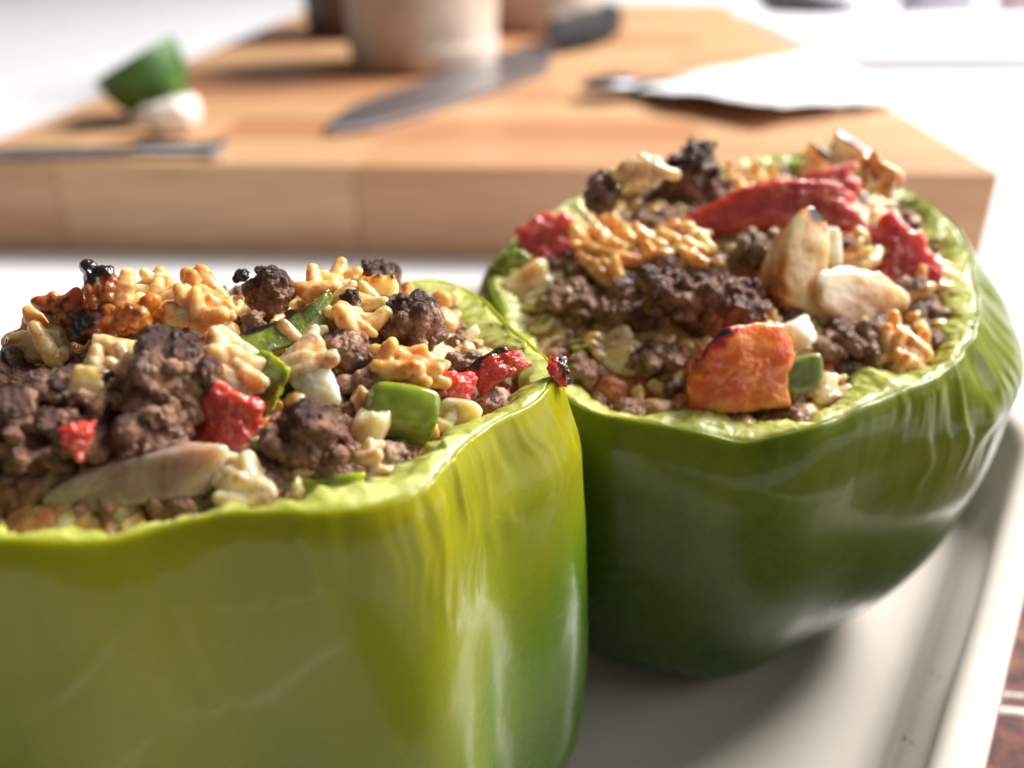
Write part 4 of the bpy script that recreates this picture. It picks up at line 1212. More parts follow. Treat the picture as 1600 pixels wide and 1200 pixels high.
# (heap, tone, where, [(x, y, z, roll, yaw, pitch, scale), ...]) in mm and degrees
RICE = [
 ('F', 'pale', 'pale loose rice grain', [(-37.3, 97.5, 76.5, 161, 8, 306, 1.03, ' just above the tall dark cauliflower-like meat lump'), (-12.7, 74.7, 68.3, 25, 26, 215, 0.85, ' just right of the green pepper slice lying inside the front rim'), (-20.3, 100.8, 76.2, 294, -19, 48, 0.87, ' just below the burnt flake on the golden rice'), (-6.3, 101.4, 71.6, 241, -32, 77, 1.04, ' just above the pale grey meat crumb'), (-39.8, 104.2, 75.1, 30, 30, 310, 0.86, ' just above the tall dark cauliflower-like meat lump'), (-14.7, 97.2, 75.1, 342, -8, 103, 0.8, ' just left of the upright brown meat crumble'), (-26.0, 83.1, 75.0, 222, 0, 333, 0.89, ' just below the yellow-green pepper flap'), (-40.2, 93.6, 76.2, 127, 35, 138, 0.93, ' just left of the tall dark cauliflower-like meat lump'), (-10.6, 100.0, 73.5, 275, -6, 328, 1.0, ' just right of the upright brown meat crumble'), (-51.1, 102.3, 71.4, 200, -28, 268, 0.86, ' just left of the pale translucent onion bit'), (-42.4, 77.9, 73.7, 16, 8, 292, 0.95, ' just below the broad brown meat lump'), (-32.3, 75.9, 72.7, 7, 12, 83, 0.93, ' just right of the flat dark meat ridge'), (-32.9, 108.0, 74.9, 149, -9, 300, 1.02, ' just left of the dark meat crumble at the back top'), (-33.4, 95.9, 76.8, 332, -17, 89, 0.86, ' just left of the dark green curled pepper strip'), (-37.3, 84.3, 75.5, 247, 33, 158, 1.03, ' just left of the brown base of the tall meat lump'), (-48.3, 81.3, 73.7, 202, -19, 187, 0.86, ' just above the large dark meat lump'), (-34.4, 67.0, 67.4, 215, -19, 241, 0.95, ' just below the large dark meat lump'), (-32.8, 97.1, 76.9, 151, 11, 300, 0.88, ' just left of the dark green curled pepper strip'), (-49.8, 100.5, 72.6, 191, -17, 272, 1.04, ' just left of the pale translucent onion bit'), (-18.7, 108.7, 74.9, 287, -15, 217, 0.92, ' just left of the golden onion lump'), (-50.3, 93.5, 74.1, 245, 7, 299, 0.99, ' just right of the pale onion piece with browned left tip'), (-16.8, 73.1, 68.7, 279, 1, 265, 0.82, ' just right of the green pepper slice lying inside the front rim'), (-16.6, 78.8, 71.8, 207, -30, 229, 0.91, ' just right of the knobbly dark meat crumble'), (-10.9, 108.9, 72.8, 111, 28, 236, 0.93, ' just above the upright brown meat crumble')]),
 ('F', 'gold', 'golden loose rice grain', [(-16.4, 92.2, 75.5, 167, -22, 100, 0.97, ' just right of the rounded grey-brown meat crumble'), (-27.8, 102.1, 76.6, 321, 24, 304, 1.04, ' just below the dark meat crumble at the back top'), (-24.7, 82.0, 74.5, 342, -35, 25, 1.02, ' just below the yellow-green pepper flap'), (-13.7, 104.1, 74.2, 12, -28, 342, 0.86, ' just left of the upright brown meat crumble'), (-22.9, 113.1, 73.0, 173, 9, 52, 0.87, ' just left of the burnt flake on the golden rice'), (-15.2, 96.8, 75.2, 289, 2, 231, 0.92, ' just left of the upright brown meat crumble'), (-21.0, 91.1, 76.0, 174, 10, 316, 0.97, ' just left of the rounded grey-brown meat crumble'), (-30.5, 73.3, 71.3, 221, -6, 183, 0.88, ' just right of the large translucent onion slab'), (-40.6, 68.3, 69.4, 32, 6, 332, 0.99, ' just below the large dark meat lump'), (-53.2, 86.5, 73.1, 30, -24, 203, 1.02, ' just below the dark round meat bit'), (-28.7, 106.8, 75.5, 18, 27, 311, 1.02, ' just right of the dark meat crumble at the back top'), (-14.0, 112.0, 73.5, 78, -20, 163, 0.87, ' just above the upright brown meat crumble'), (-57.2, 93.2, 71.4, 146, 15, 200, 0.95, ' just below the dark round meat bit'), (-46.9, 93.4, 75.0, 48, -16, 211, 1.04, ' just left of the pale translucent onion bit'), (-11.5, 113.0, 72.6, 163, 31, 72, 0.99, ' just above the upright brown meat crumble'), (-43.2, 106.9, 73.2, 332, -35, 253, 1.01, ' just right of the crisp orange crust under the charred horn'), (-47.3, 96.3, 74.6, 190, -21, 117, 0.92, ' just left of the pale translucent onion bit'), (-27.9, 103.6, 76.3, 200, 1, 243, 0.87, ' just below the dark meat crumble at the back top'), (-22.7, 105.8, 75.7, 345, 32, 36, 0.97, ' just left of the burnt flake on the golden rice'), (-11.3, 92.9, 74.3, 72, 20, 118, 0.89, ' just below the upright brown meat crumble'), (-13.9, 75.2, 69.1, 85, -16, 357, 0.81, ' just right of the green pepper slice lying inside the front rim'), (-17.6, 75.0, 70.1, 55, 3, 164, 0.88, ' just right of the green pepper slice lying inside the front rim'), (-22.2, 69.1, 67.6, 113, -10, 218, 0.95, ' just below the green pepper slice lying inside the front rim'), (-55.3, 95.1, 71.9, 240, -7, 48, 0.9, ' just right of the dark round meat bit'), (-24.6, 104.2, 76.2, 0, -16, 19, 0.88, ' just above the dark green curled pepper strip'), (-28.2, 89.2, 76.2, 4, 8, 249, 1.0, ' just above the yellow-green pepper flap'), (-44.3, 103.7, 74.0, 355, -22, 195, 1.04, ' just right of the crisp orange crust under the charred horn'), (-41.3, 102.3, 75.2, 249, -5, 90, 0.86, ' just right of the crisp orange crust under the charred horn')]),
 ('R', 'pale', 'pale loose rice grain', [(59.4, 139.8, 70.6, 332, 6, 153, 0.95, ' just above the soft red tomato piece at the right'), (46.2, 162.8, 75.2, 299, -22, 143, 0.86, ' just left of the pale green bit at the back rim'), (17.4, 148.1, 72.2, 185, 18, 147, 0.89, ' just below the pale onion block at the back left'), (25.7, 147.9, 73.6, 31, -12, 40, 1.0, ' just left of the long arched red tomato strip across the back'), (36.4, 122.8, 68.8, 256, 22, 327, 0.96, ' just right of the wide dark meat crumble in the middle'), (56.6, 130.8, 67.8, 143, -12, 24, 0.94, ' just below the soft red tomato piece at the right'), (29.1, 145.4, 73.7, 184, -11, 329, 0.89, ' just left of the long arched red tomato strip across the back'), (63.3, 139.2, 69.5, 296, 18, 350, 0.99, ' just right of the soft red tomato piece at the right'), (25.5, 114.4, 65.4, 214, 17, 180, 1.03, ' just left of the chunky orange tomato dice at the front'), (4.1, 132.9, 67.5, 154, 16, 288, 0.97, ' just right of the long pale onion strip'), (36.4, 154.9, 74.4, 122, -7, 247, 0.86, ' just left of the long arched red tomato strip across the back'), (30.5, 147.4, 73.9, 143, 15, 234, 0.98, ' just left of the long arched red tomato strip across the back'), (28.4, 114.1, 64.8, 96, 30, 203, 1.0, ' just above the chunky orange tomato dice at the front'), (57.8, 144.3, 71.8, 240, 23, 210, 1.05, ' just above the soft red tomato piece at the right'), (43.3, 129.5, 70.5, 229, 29, 26, 0.94, ' just right of the domed golden onion wedge'), (31.7, 130.9, 71.3, 229, -15, 46, 1.01, ' just above the wide dark meat crumble in the middle'), (8.9, 124.1, 66.3, 318, -28, 38, 0.88, ' just right of the brown meat crumble'), (53.4, 148.9, 73.3, 318, -26, 43, 0.84, ' just right of the long arched red tomato strip across the back'), (46.7, 115.7, 64.4, 75, 35, 59, 1.02, ' just below the brown meat crumble behind the grey-green dice'), (46.0, 119.3, 66.4, 67, 13, 25, 0.86, ' just below the fanned onion slab'), (52.1, 128.0, 68.6, 138, -29, 322, 1.02, ' just above the fanned onion slab'), (61.5, 146.6, 71.5, 145, 11, 219, 0.83, ' just above the soft red tomato piece at the right'), (60.1, 137.2, 69.7, 99, -23, 203, 0.82, ' just above the soft red tomato piece at the right'), (25.3, 130.3, 70.7, 212, -8, 219, 0.81, ' just right of the meat crumble under the golden rice'), (57.9, 120.8, 64.5, 177, 6, 23, 0.81, ' just right of the fanned onion slab'), (20.8, 109.6, 63.0, 79, 0, 64, 0.93, ' just below the low meat crumble'), (18.6, 118.0, 66.4, 233, -29, 155, 1.0, ' just right of the dark meat crumble under the wide one'), (48.1, 119.5, 66.3, 152, -10, 278, 0.94, ' just below the fanned onion slab'), (49.7, 137.1, 71.8, 59, -16, 329, 1.04, ' just right of the pale facet of onion'), (59.5, 131.7, 67.2, 40, -30, 59, 0.98, ' just below the soft red tomato piece at the right'), (57.5, 133.4, 68.9, 147, 25, 350, 1.01, ' just left of the soft red tomato piece at the right'), (55.7, 138.3, 71.1, 75, 32, 329, 0.85, ' just above the soft red tomato piece at the right')]),
 ('R', 'gold', 'golden loose rice grain', [(34.0, 136.6, 72.6, 114, 14, 249, 1.05, ' just left of the grey meat bit'), (10.8, 124.2, 66.7, 69, 13, 255, 1.0, ' just right of the brown meat crumble'), (52.5, 120.8, 66.1, 319, -15, 211, 1.05, ' just right of the fanned onion slab'), (41.6, 109.7, 62.2, 109, 4, 99, 0.86, ' just right of the round grey-green pepper dice'), (45.5, 135.4, 71.9, 270, -13, 231, 0.87, ' just above the domed golden onion wedge'), (20.1, 148.9, 72.8, 342, 33, 76, 0.87, ' just below the pale onion block at the back left'), (18.2, 142.1, 71.8, 24, 5, 342, 0.88, ' just left of the meat crumble under the golden rice'), (33.9, 143.3, 73.7, 206, 17, 28, 1.03, ' just left of the long arched red tomato strip across the back'), (53.3, 115.4, 63.4, 326, 23, 299, 0.88, ' just right of the brown meat crumble behind the grey-green dice'), (50.4, 130.0, 69.5, 205, -9, 42, 0.89, ' just above the fanned onion slab'), (38.5, 121.9, 68.2, 145, -21, 296, 0.95, ' just below the domed golden onion wedge'), (32.1, 109.7, 63.3, 201, 32, 100, 0.99, ' just right of the chunky orange tomato dice at the front'), (30.8, 108.3, 62.4, 128, 1, 306, 0.98, ' just right of the chunky orange tomato dice at the front'), (59.6, 129.5, 66.6, 185, -26, 283, 1.02, ' just below the small grey meat bit'), (57.7, 149.6, 73.0, 300, -24, 230, 1.02, ' just right of the long arched red tomato strip across the back'), (50.7, 158.1, 74.9, 14, -23, 69, 1.01, ' just left of the red tomato scrap behind the long strip'), (49.1, 131.3, 70.0, 259, -34, 270, 0.99, ' just above the fanned onion slab'), (18.9, 152.0, 72.8, 205, -14, 237, 1.0, ' just below the pale onion block at the back left'), (49.2, 135.8, 71.6, 86, 4, 107, 0.89, ' just right of the pale facet of onion'), (55.7, 130.5, 68.0, 53, 11, 145, 0.87, ' just below the soft red tomato piece at the right'), (29.2, 145.9, 73.8, 192, -21, 229, 0.96, ' just left of the long arched red tomato strip across the back'), (28.0, 110.3, 62.5, 328, -24, 156, 1.02, ' just left of the chunky orange tomato dice at the front'), (37.8, 136.4, 72.6, 39, 22, 258, 0.93, ' just left of the grey meat bit'), (20.0, 151.6, 73.0, 57, -14, 71, 1.03, ' just below the pale onion block at the back left'), (56.3, 125.4, 66.7, 190, 17, 66, 0.89, ' just right of the fanned onion slab'), (48.0, 154.4, 74.9, 242, 34, 50, 0.88, ' just right of the long arched red tomato strip across the back'), (37.2, 112.1, 64.3, 94, 26, 202, 1.01, ' just left of the round grey-green pepper dice'), (22.3, 121.5, 68.0, 27, 26, 268, 0.93, ' just left of the wide dark meat crumble in the middle')]),
]
CLUMPS = [
 ('F', 'gold', 'golden clump of rice grains right of the charred horn', [(-36.3, 94.5, 80.9, 35, -11, 41, 0.74), (-42.2, 93.0, 80.7, -32, 4, 314, 0.91), (-39.8, 96.5, 80.9, -1, 11, 65, 0.77), (-37.4, 91.4, 80.7, 12, -6, 152, 0.79), (-34.6, 89.8, 81.1, -21, -9, 154, 0.84), (-40.0, 91.7, 80.8, -30, -17, 85, 0.88), (-38.9, 91.4, 80.2, -68, 11, 112, 0.84), (-43.3, 100.2, 79.5, 0, 24, 230, 0.83), (-34.3, 93.0, 81.1, 1, 11, 46, 0.8), (-38.4, 94.6, 80.7, 24, 12, 103, 0.94), (-37.7, 96.9, 81.3, -32, 9, 107, 0.82), (-35.5, 95.6, 80.9, 21, -21, 255, 0.79), (-36.9, 93.4, 81.5, 32, 16, 110, 0.75), (-41.7, 99.3, 80.6, 32, 0, 204, 0.88), (-35.7, 89.8, 80.6, -25, -23, 65, 0.73), (-39.3, 94.0, 81.0, 65, 6, 300, 0.84), (-40.8, 90.5, 82.7, 79, 9, 239, 0.96), (-36.8, 93.4, 80.7, -36, -18, 114, 0.76), (-41.8, 94.9, 80.4, -36, 22, 358, 0.88), (-34.0, 90.8, 81.2, -81, 5, 43, 0.86), (-36.2, 92.1, 80.4, 6, -22, 330, 0.9), (-39.4, 97.8, 81.3, -26, 16, 128, 0.85), (-41.2, 91.7, 80.4, 2, -5, 268, 0.96), (-39.6, 98.4, 80.3, -16, -8, 114, 0.92)]),
 ('F', 'gold', 'golden clump of rice grains upright at the back, left of the dark crumble', [(-31.8, 91.9, 81.6, -29, -10, 317, 0.82), (-33.6, 89.9, 81.7, -60, 6, 93, 0.86), (-31.3, 90.6, 80.8, -19, -2, 63, 0.76), (-32.9, 94.5, 82.3, -48, -12, 21, 0.94), (-34.8, 94.6, 82.1, -66, -4, 60, 0.82), (-34.3, 93.2, 81.5, -89, 16, 156, 0.88), (-32.7, 91.2, 81.2, -39, -1, 228, 0.85), (-32.0, 89.5, 80.9, -2, -24, 316, 0.97), (-32.9, 89.4, 81.2, -89, 5, 91, 0.92), (-34.3, 95.3, 81.6, -22, -20, 65, 0.81), (-31.0, 91.3, 81.3, -25, 18, 20, 0.73)]),
 ('F', 'gold', 'golden clump of rice grains at the far left tip of the front heap', [(-47.7, 88.8, 78.3, -66, -17, 325, 0.83), (-52.6, 90.5, 78.3, 24, -18, 321, 0.73), (-50.5, 89.6, 77.2, -26, 1, 44, 0.75), (-50.2, 91.5, 77.9, -46, 3, 279, 0.77), (-52.3, 91.1, 76.9, 0, 16, 119, 0.87), (-51.9, 96.9, 76.0, -72, 14, 330, 0.66), (-50.2, 90.5, 79.2, -56, 9, 79, 0.85), (-51.0, 90.5, 78.3, -55, 5, 224, 0.81), (-50.7, 91.2, 77.3, -35, -10, 64, 0.73), (-51.7, 94.9, 77.0, -38, -7, 154, 0.82), (-48.3, 87.3, 78.4, -66, 15, 79, 0.82)]),
 ('F', 'toast', 'toasted orange clump of rice grains left of the charred horn', [(-46.9, 90.5, 82.0, 17, -3, 216, 0.71), (-46.9, 90.5, 79.8, -25, -6, 149, 0.73), (-45.5, 90.5, 80.9, -63, 8, 176, 0.87), (-48.3, 90.5, 81.1, 85, -17, 169, 0.7), (-46.5, 90.5, 81.2, 61, -19, 20, 0.74), (-47.8, 90.5, 80.2, 64, 1, 279, 0.78), (-47.7, 90.5, 81.7, 0, 6, 311, 0.83), (-46.3, 90.5, 80.5, -1, 8, 278, 0.79), (-48.4, 90.5, 80.4, -50, 14, 348, 0.67)]),
 ('F', 'pale', 'pale clump of rice grains right of the tall meat lump, front pepper', [(-29.1, 83.4, 79.6, -76, 6, 68, 0.89), (-26.0, 79.7, 77.5, -6, -1, 18, 0.73), (-29.9, 80.9, 78.3, 31, 14, 2, 0.77), (-26.2, 82.3, 79.2, -20, -2, 125, 0.88), (-27.7, 84.7, 79.8, -37, -4, 195, 0.82), (-27.2, 78.2, 77.7, -39, 22, 253, 0.79), (-27.8, 81.7, 78.1, -17, 10, 68, 0.69), (-25.4, 80.2, 78.7, -31, -18, 159, 0.75), (-28.5, 80.7, 78.7, -11, -23, 9, 0.71), (-27.8, 82.2, 78.9, -32, 14, 326, 0.82), (-28.8, 82.6, 79.0, -28, 20, 227, 0.71), (-28.6, 78.5, 77.9, -37, -17, 238, 0.8), (-26.9, 79.6, 77.8, -46, -7, 56, 0.72), (-28.0, 84.1, 79.1, -1, -10, 75, 0.85)]),
 ('F', 'pale', 'pale clump of rice grains beside the green strip, front pepper', [(-21.1, 86.8, 78.8, 57, -22, 225, 0.7), (-20.7, 83.9, 77.6, 22, 13, 88, 0.76), (-21.8, 85.0, 78.8, 41, 5, 155, 0.79), (-20.0, 86.0, 78.1, 99, -20, 124, 0.85), (-22.3, 87.2, 79.1, -50, 13, 113, 0.79), (-21.2, 89.0, 79.0, 17, -9, 44, 0.73), (-22.0, 84.0, 78.1, 11, -13, 3, 0.92), (-20.0, 87.6, 78.5, 1, 10, 197, 0.77), (-20.1, 84.0, 78.0, 11, -17, 216, 0.88), (-21.5, 83.1, 77.6, 19, -6, 176, 0.74), (-19.5, 84.8, 77.4, 43, 18, 12, 0.77)]),
 ('F', 'gold', 'golden clump of rice grains above the green dice', [(-10.4, 84.5, 76.5, -30, -22, 7, 0.81), (-9.9, 87.1, 77.6, -14, 5, 153, 0.68), (-13.0, 84.6, 76.7, -7, -12, 288, 0.68), (-11.5, 86.3, 77.7, -29, -2, 86, 0.74), (-8.4, 86.2, 76.7, 0, -24, 130, 0.68), (-9.5, 84.1, 75.6, -79, 23, 268, 0.87), (-11.4, 84.2, 76.8, 28, -18, 182, 0.78), (-9.5, 85.6, 76.9, -7, -17, 17, 0.86), (-8.7, 84.9, 76.0, -21, 4, 10, 0.84), (-11.2, 85.8, 77.1, 3, -17, 10, 0.76), (-12.5, 86.7, 77.3, -22, -6, 351, 0.8), (-12.1, 84.7, 77.3, 0, 13, 128, 0.77), (-10.8, 87.1, 77.6, 12, -24, 12, 0.73), (-13.0, 85.6, 77.2, -107, 8, 247, 0.85)]),
 ('F', 'gold', 'golden clump of rice grains around the burnt flake, front pepper', [(-14.6, 91.8, 79.7, 4, 17, 22, 0.76), (-18.9, 96.3, 80.2, 46, 3, 62, 0.79), (-17.2, 89.2, 79.9, -61, 18, 267, 0.81), (-19.1, 91.6, 80.2, -10, -19, 140, 0.78), (-15.3, 95.5, 80.4, -50, 6, 89, 0.87), (-17.1, 94.7, 79.7, -75, 19, 66, 0.78), (-15.9, 89.7, 79.5, -33, -3, 195, 0.75), (-17.8, 99.7, 80.1, 0, -24, 292, 0.75), (-17.1, 91.0, 80.0, -52, -4, 130, 0.75), (-15.7, 93.5, 80.3, 8, -19, 268, 0.84), (-16.5, 94.7, 80.5, -24, -6, 316, 0.87), (-18.0, 91.1, 80.6, 2, 21, 226, 0.78), (-14.7, 97.1, 79.0, -34, 3, 331, 0.83), (-15.0, 90.9, 79.2, -136, -9, 197, 0.89), (-18.2, 98.3, 79.7, -113, 21, 297, 0.78), (-16.1, 99.3, 79.8, -107, -3, 36, 0.71)]),
 ('F', 'gold', 'golden clump of rice grains at the back behind the green strip', [(-21.7, 98.1, 79.8, 3, -9, 75, 0.82), (-19.3, 98.7, 79.6, 25, -15, 176, 0.83), (-21.1, 103.8, 79.3, 68, 21, 34, 0.88), (-21.6, 101.3, 80.3, -9, 6, 19, 0.77), (-20.5, 98.2, 80.0, 70, 16, 32, 0.7), (-21.5, 99.4, 80.0, -17, -1, 210, 0.68), (-22.6, 98.4, 80.3, 3, 7, 344, 0.83), (-19.8, 101.9, 79.7, 35, -8, 355, 0.86), (-19.8, 99.6, 80.1, 14, 19, 302, 0.69), (-21.2, 101.2, 79.7, -54, 16, 262, 0.72), (-22.5, 99.7, 80.5, -72, -17, 34, 0.87)]),
 ('F', 'pale', 'pale clump of rice grains on the front rim below the red tomato', [(-24.7, 72.5, 73.2, -26, 5, 56, 0.68), (-25.5, 70.3, 71.6, 82, 9, 291, 0.63), (-23.0, 71.1, 72.2, -46, -11, 144, 0.75), (-24.5, 71.0, 72.6, -17, -13, 14, 0.75), (-23.8, 70.1, 71.3, -10, -1, 32, 0.78), (-26.1, 71.6, 72.4, 7, 0, 262, 0.78), (-24.5, 69.9, 71.3, 1, 18, 28, 0.75), (-23.9, 71.5, 73.1, -61, -20, 328, 0.68), (-24.1, 71.7, 72.2, 89, 5, 349, 0.76), (-25.6, 72.2, 73.1, 11, -17, 206, 0.62), (-25.5, 70.6, 72.2, 40, -20, 264, 0.59)]),
 ('F', 'pale', 'pale clump of rice grains low between meat crumble and green dice', [(-13.7, 77.7, 72.5, -16, -20, 306, 0.6), (-14.5, 74.9, 70.9, -35, -20, 32, 0.73), (-12.6, 76.6, 71.1, -1, 11, 57, 0.73), (-15.1, 76.5, 72.3, -8, 8, 352, 0.76), (-13.8, 75.8, 71.9, -92, -8, 155, 0.66), (-14.8, 75.6, 71.8, 10, -13, 227, 0.78), (-13.4, 74.7, 71.0, 12, -4, 105, 0.59), (-13.0, 77.0, 71.9, -47, -10, 54, 0.76), (-14.5, 76.5, 72.3, -29, -24, 97, 0.6), (-13.4, 76.5, 71.1, -41, 18, 338, 0.7), (-12.8, 75.5, 70.8, -6, -18, 29, 0.66)]),
 ('F', 'pale', 'pale clump of rice grains on the dark meat at left, front pepper', [(-39.5, 80.8, 79.3, -9, 23, 184, 0.62), (-36.9, 79.5, 79.4, -116, 16, 110, 0.72), (-38.3, 78.9, 78.7, 70, 8, 69, 0.72), (-38.3, 81.4, 80.0, -54, 5, 170, 0.66), (-37.9, 79.6, 79.2, -63, 21, 223, 0.61), (-39.3, 79.1, 79.6, -48, -14, 201, 0.62), (-39.9, 80.2, 80.0, -82, -6, 281, 0.67), (-37.3, 80.7, 79.9, -56, -12, 189, 0.7), (-39.5, 81.9, 79.6, -124, -8, 83, 0.71)]),
 ('F', 'gold', 'golden clump of rice grains against the inner wall by the rim corner', [(-8.5, 83.4, 72.6, 111, -14, 77, 0.7), (-6.9, 86.3, 72.9, 61, 17, 166, 0.62), (-6.4, 83.2, 71.8, 67, -3, 343, 0.71), (-5.8, 85.2, 72.1, 71, -13, 163, 0.72), (-7.3, 84.5, 72.1, 94, 19, 277, 0.67), (-8.2, 85.9, 73.0, 12, 11, 233, 0.73), (-7.8, 82.8, 71.8, -25, -11, 174, 0.62), (-7.6, 85.1, 72.4, 51, -17, 167, 0.72), (-6.1, 85.3, 72.8, 72, 15, 34, 0.64)]),
 ('R', 'gold', 'golden clump of rice grains right of the pink tomato', [(14.3, 127.2, 72.5, -28, 17, 197, 0.76), (14.4, 140.8, 74.7, -67, -1, 130, 0.86), (18.0, 133.6, 74.3, -45, -15, 76, 0.75), (11.0, 132.8, 73.6, -10, 12, 294, 0.75), (16.8, 128.5, 73.2, -10, 5, 278, 0.91), (10.9, 129.6, 72.6, -32, 24, 2, 0.78), (11.6, 140.0, 74.1, -13, -9, 47, 0.93), (14.1, 132.9, 74.0, -73, -22, 113, 0.96), (13.7, 129.3, 73.5, -15, -21, 231, 0.97), (15.8, 136.3, 74.3, 50, -12, 35, 0.79), (16.2, 131.5, 74.3, -13, 24, 45, 0.81), (12.2, 136.8, 73.5, -33, 4, 125, 0.89), (13.0, 126.5, 71.5, -48, 3, 166, 0.95), (15.4, 130.1, 72.9, -120, 13, 23, 0.85), (10.6, 135.5, 74.1, -41, 23, 331, 0.91), (12.5, 131.4, 73.6, -26, -22, 171, 0.74), (15.3, 125.8, 72.2, -64, 23, 97, 0.85), (16.5, 140.7, 74.7, -53, 18, 232, 0.75), (13.1, 136.2, 74.6, -69, -24, 359, 0.78), (12.3, 127.9, 72.0, -28, 19, 147, 0.97), (15.2, 132.1, 73.7, -18, -7, 338, 0.89)]),
 ('R', 'gold', 'golden clump of rice grains at centre, rear pepper', [(26.5, 128.8, 75.1, -28, 12, 48, 0.79), (22.0, 130.7, 74.3, -35, -17, 246, 0.79), (25.4, 134.6, 75.8, 6, -24, 154, 0.79), (20.0, 132.4, 75.2, -39, 11, 282, 0.87), (22.9, 134.5, 75.6, 34, -6, 344, 0.94), (24.3, 129.0, 74.7, 34, 19, 222, 0.92), (28.4, 130.5, 75.0, -55, -12, 51, 0.76), (19.9, 130.9, 73.9, -95, -15, 162, 0.78), (25.7, 126.4, 74.3, -28, -13, 295, 0.93), (27.1, 133.9, 75.3, 1, 13, 275, 0.77), (23.7, 132.3, 75.3, -29, -12, 227, 0.73), (22.8, 127.6, 74.1, -10, 12, 52, 0.86), (21.3, 134.1, 74.8, -5, 22, 304, 0.78), (20.7, 128.4, 73.9, -43, 17, 177, 0.82), (24.7, 126.8, 73.8, 38, 20, 157, 0.76), (27.9, 132.4, 75.5, 9, 22, 51, 0.74)]),
 ('R', 'pale', 'pale clump of rice grains near the pointed burnt bit, rear pepper', [(19.5, 133.5, 84.4, 9, -5, 322, 0.8), (19.8, 161.4, 75.4, 18, 17, 258, 0.69), (17.1, 133.5, 85.3, 42, -10, 171, 0.92), (26.7, 161.5, 75.6, -6, -21, 216, 0.89), (22.6, 155.7, 76.3, -3, -18, 299, 0.78), (24.7, 159.2, 76.0, 34, 0, 321, 0.75), (21.0, 133.5, 84.5, 76, 0, 53, 0.8), (17.4, 133.5, 84.0, 51, -18, 254, 0.86), (18.0, 133.5, 85.9, 17, 14, 240, 0.89), (19.8, 133.5, 86.0, 22, 24, 155, 0.7), (20.4, 154.3, 76.5, 17, -24, 242, 0.9), (16.1, 133.5, 84.7, 6, 12, 239, 0.78), (19.1, 133.5, 85.3, 36, -3, 157, 0.82), (22.2, 133.5, 84.8, -19, 12, 204, 0.9)]),
 ('R', 'gold', 'golden clump of rice grains at the back middle, rear pepper', [(43.2, 163.5, 77.4, 92, -10, 169, 0.74), (35.9, 155.1, 77.1, 20, 3, 134, 0.9), (43.0, 153.8, 76.8, 48, -24, 262, 0.9), (39.2, 156.7, 76.8, 3, -11, 187, 0.72), (44.7, 160.2, 77.4, 49, -8, 44, 0.82), (41.1, 156.0, 77.2, 48, -5, 187, 0.81), (39.6, 163.1, 77.1, 26, 15, 134, 0.82), (42.1, 166.4, 76.8, -2, -3, 68, 0.75), (37.4, 155.0, 76.6, 21, -9, 126, 0.7), (42.3, 154.4, 77.6, 6, -9, 66, 0.81), (38.9, 151.4, 77.4, 5, 18, 29, 0.73), (38.1, 163.1, 76.6, 68, 3, 265, 0.92), (40.5, 151.5, 76.8, 29, -7, 178, 0.72), (43.1, 160.2, 77.0, 21, 9, 89, 0.91)]),
 ('R', 'gold', 'golden clump of rice grains right of the domed onion, rear pepper', [(55.5, 131.5, 72.0, 30, -20, 133, 0.78), (48.5, 128.4, 73.1, 0, -6, 281, 0.89), (52.4, 132.0, 73.9, 110, -2, 346, 0.96), (51.5, 127.3, 73.1, 33, 20, 289, 0.93), (55.4, 132.9, 73.1, 61, -8, 270, 0.78), (50.1, 130.6, 73.7, 46, 3, 98, 0.82), (50.1, 127.4, 73.6, 40, -22, 156, 0.82), (53.3, 130.9, 73.4, 5, -17, 203, 0.93), (56.8, 132.8, 72.9, 64, -18, 101, 1.0), (51.4, 128.7, 73.5, 19, 14, 329, 0.94), (49.6, 128.5, 73.2, 32, -10, 22, 0.78)]),
 ('R', 'gold', 'golden clump of rice grains at the right inner wall, rear pepper', [(58.5, 126.1, 70.6, 59, 5, 230, 0.96), (60.3, 132.0, 71.7, 49, -7, 265, 0.85), (63.2, 129.4, 68.8, -12, 6, 342, 0.96), (64.2, 134.1, 70.5, -28, -12, 43, 0.98), (58.6, 131.0, 70.2, -25, 10, 294, 0.77), (58.1, 124.0, 69.7, 24, 2, 210, 0.98), (62.6, 131.2, 69.4, -22, -12, 1, 0.93), (64.4, 131.7, 69.7, -11, 4, 303, 0.98), (60.1, 130.8, 70.6, 2, -13, 2, 1.01), (57.2, 125.8, 69.7, 26, -21, 220, 0.83), (63.8, 131.8, 69.2, -19, -18, 230, 0.81)]),
 ('R', 'gold', 'golden clump of rice grains at the right front, rear pepper', [(52.1, 114.1, 66.3, -20, -11, 252, 0.98), (54.3, 111.5, 64.3, -88, -9, 94, 0.87), (56.2, 114.6, 65.5, -77, 17, 338, 0.85), (50.2, 112.1, 65.4, 33, 13, 271, 0.83), (51.1, 109.8, 64.5, -116, 24, 41, 0.86), (52.3, 115.6, 67.3, -74, 13, 215, 0.98), (52.6, 112.3, 65.4, 4, 3, 286, 0.98), (53.7, 113.6, 66.6, -43, -14, 348, 0.98), (50.2, 113.3, 66.9, -93, -5, 104, 0.89), (51.3, 112.4, 65.9, -104, 4, 118, 0.95), (52.8, 111.1, 64.8, -32, 3, 211, 1.03)]),
 ('R', 'pale', 'pale clump of rice grains beside the grey-green dice', [(43.3, 108.3, 62.4, -16, 0, 266, 0.7), (39.9, 107.1, 63.5, 42, 10, 260, 0.64), (40.8, 105.8, 62.4, 7, 4, 167, 0.64), (42.1, 108.3, 63.2, 30, -3, 26, 0.67), (41.9, 106.6, 62.5, 17, 11, 24, 0.82), (40.9, 107.0, 63.3, 45, 24, 242, 0.82)]),
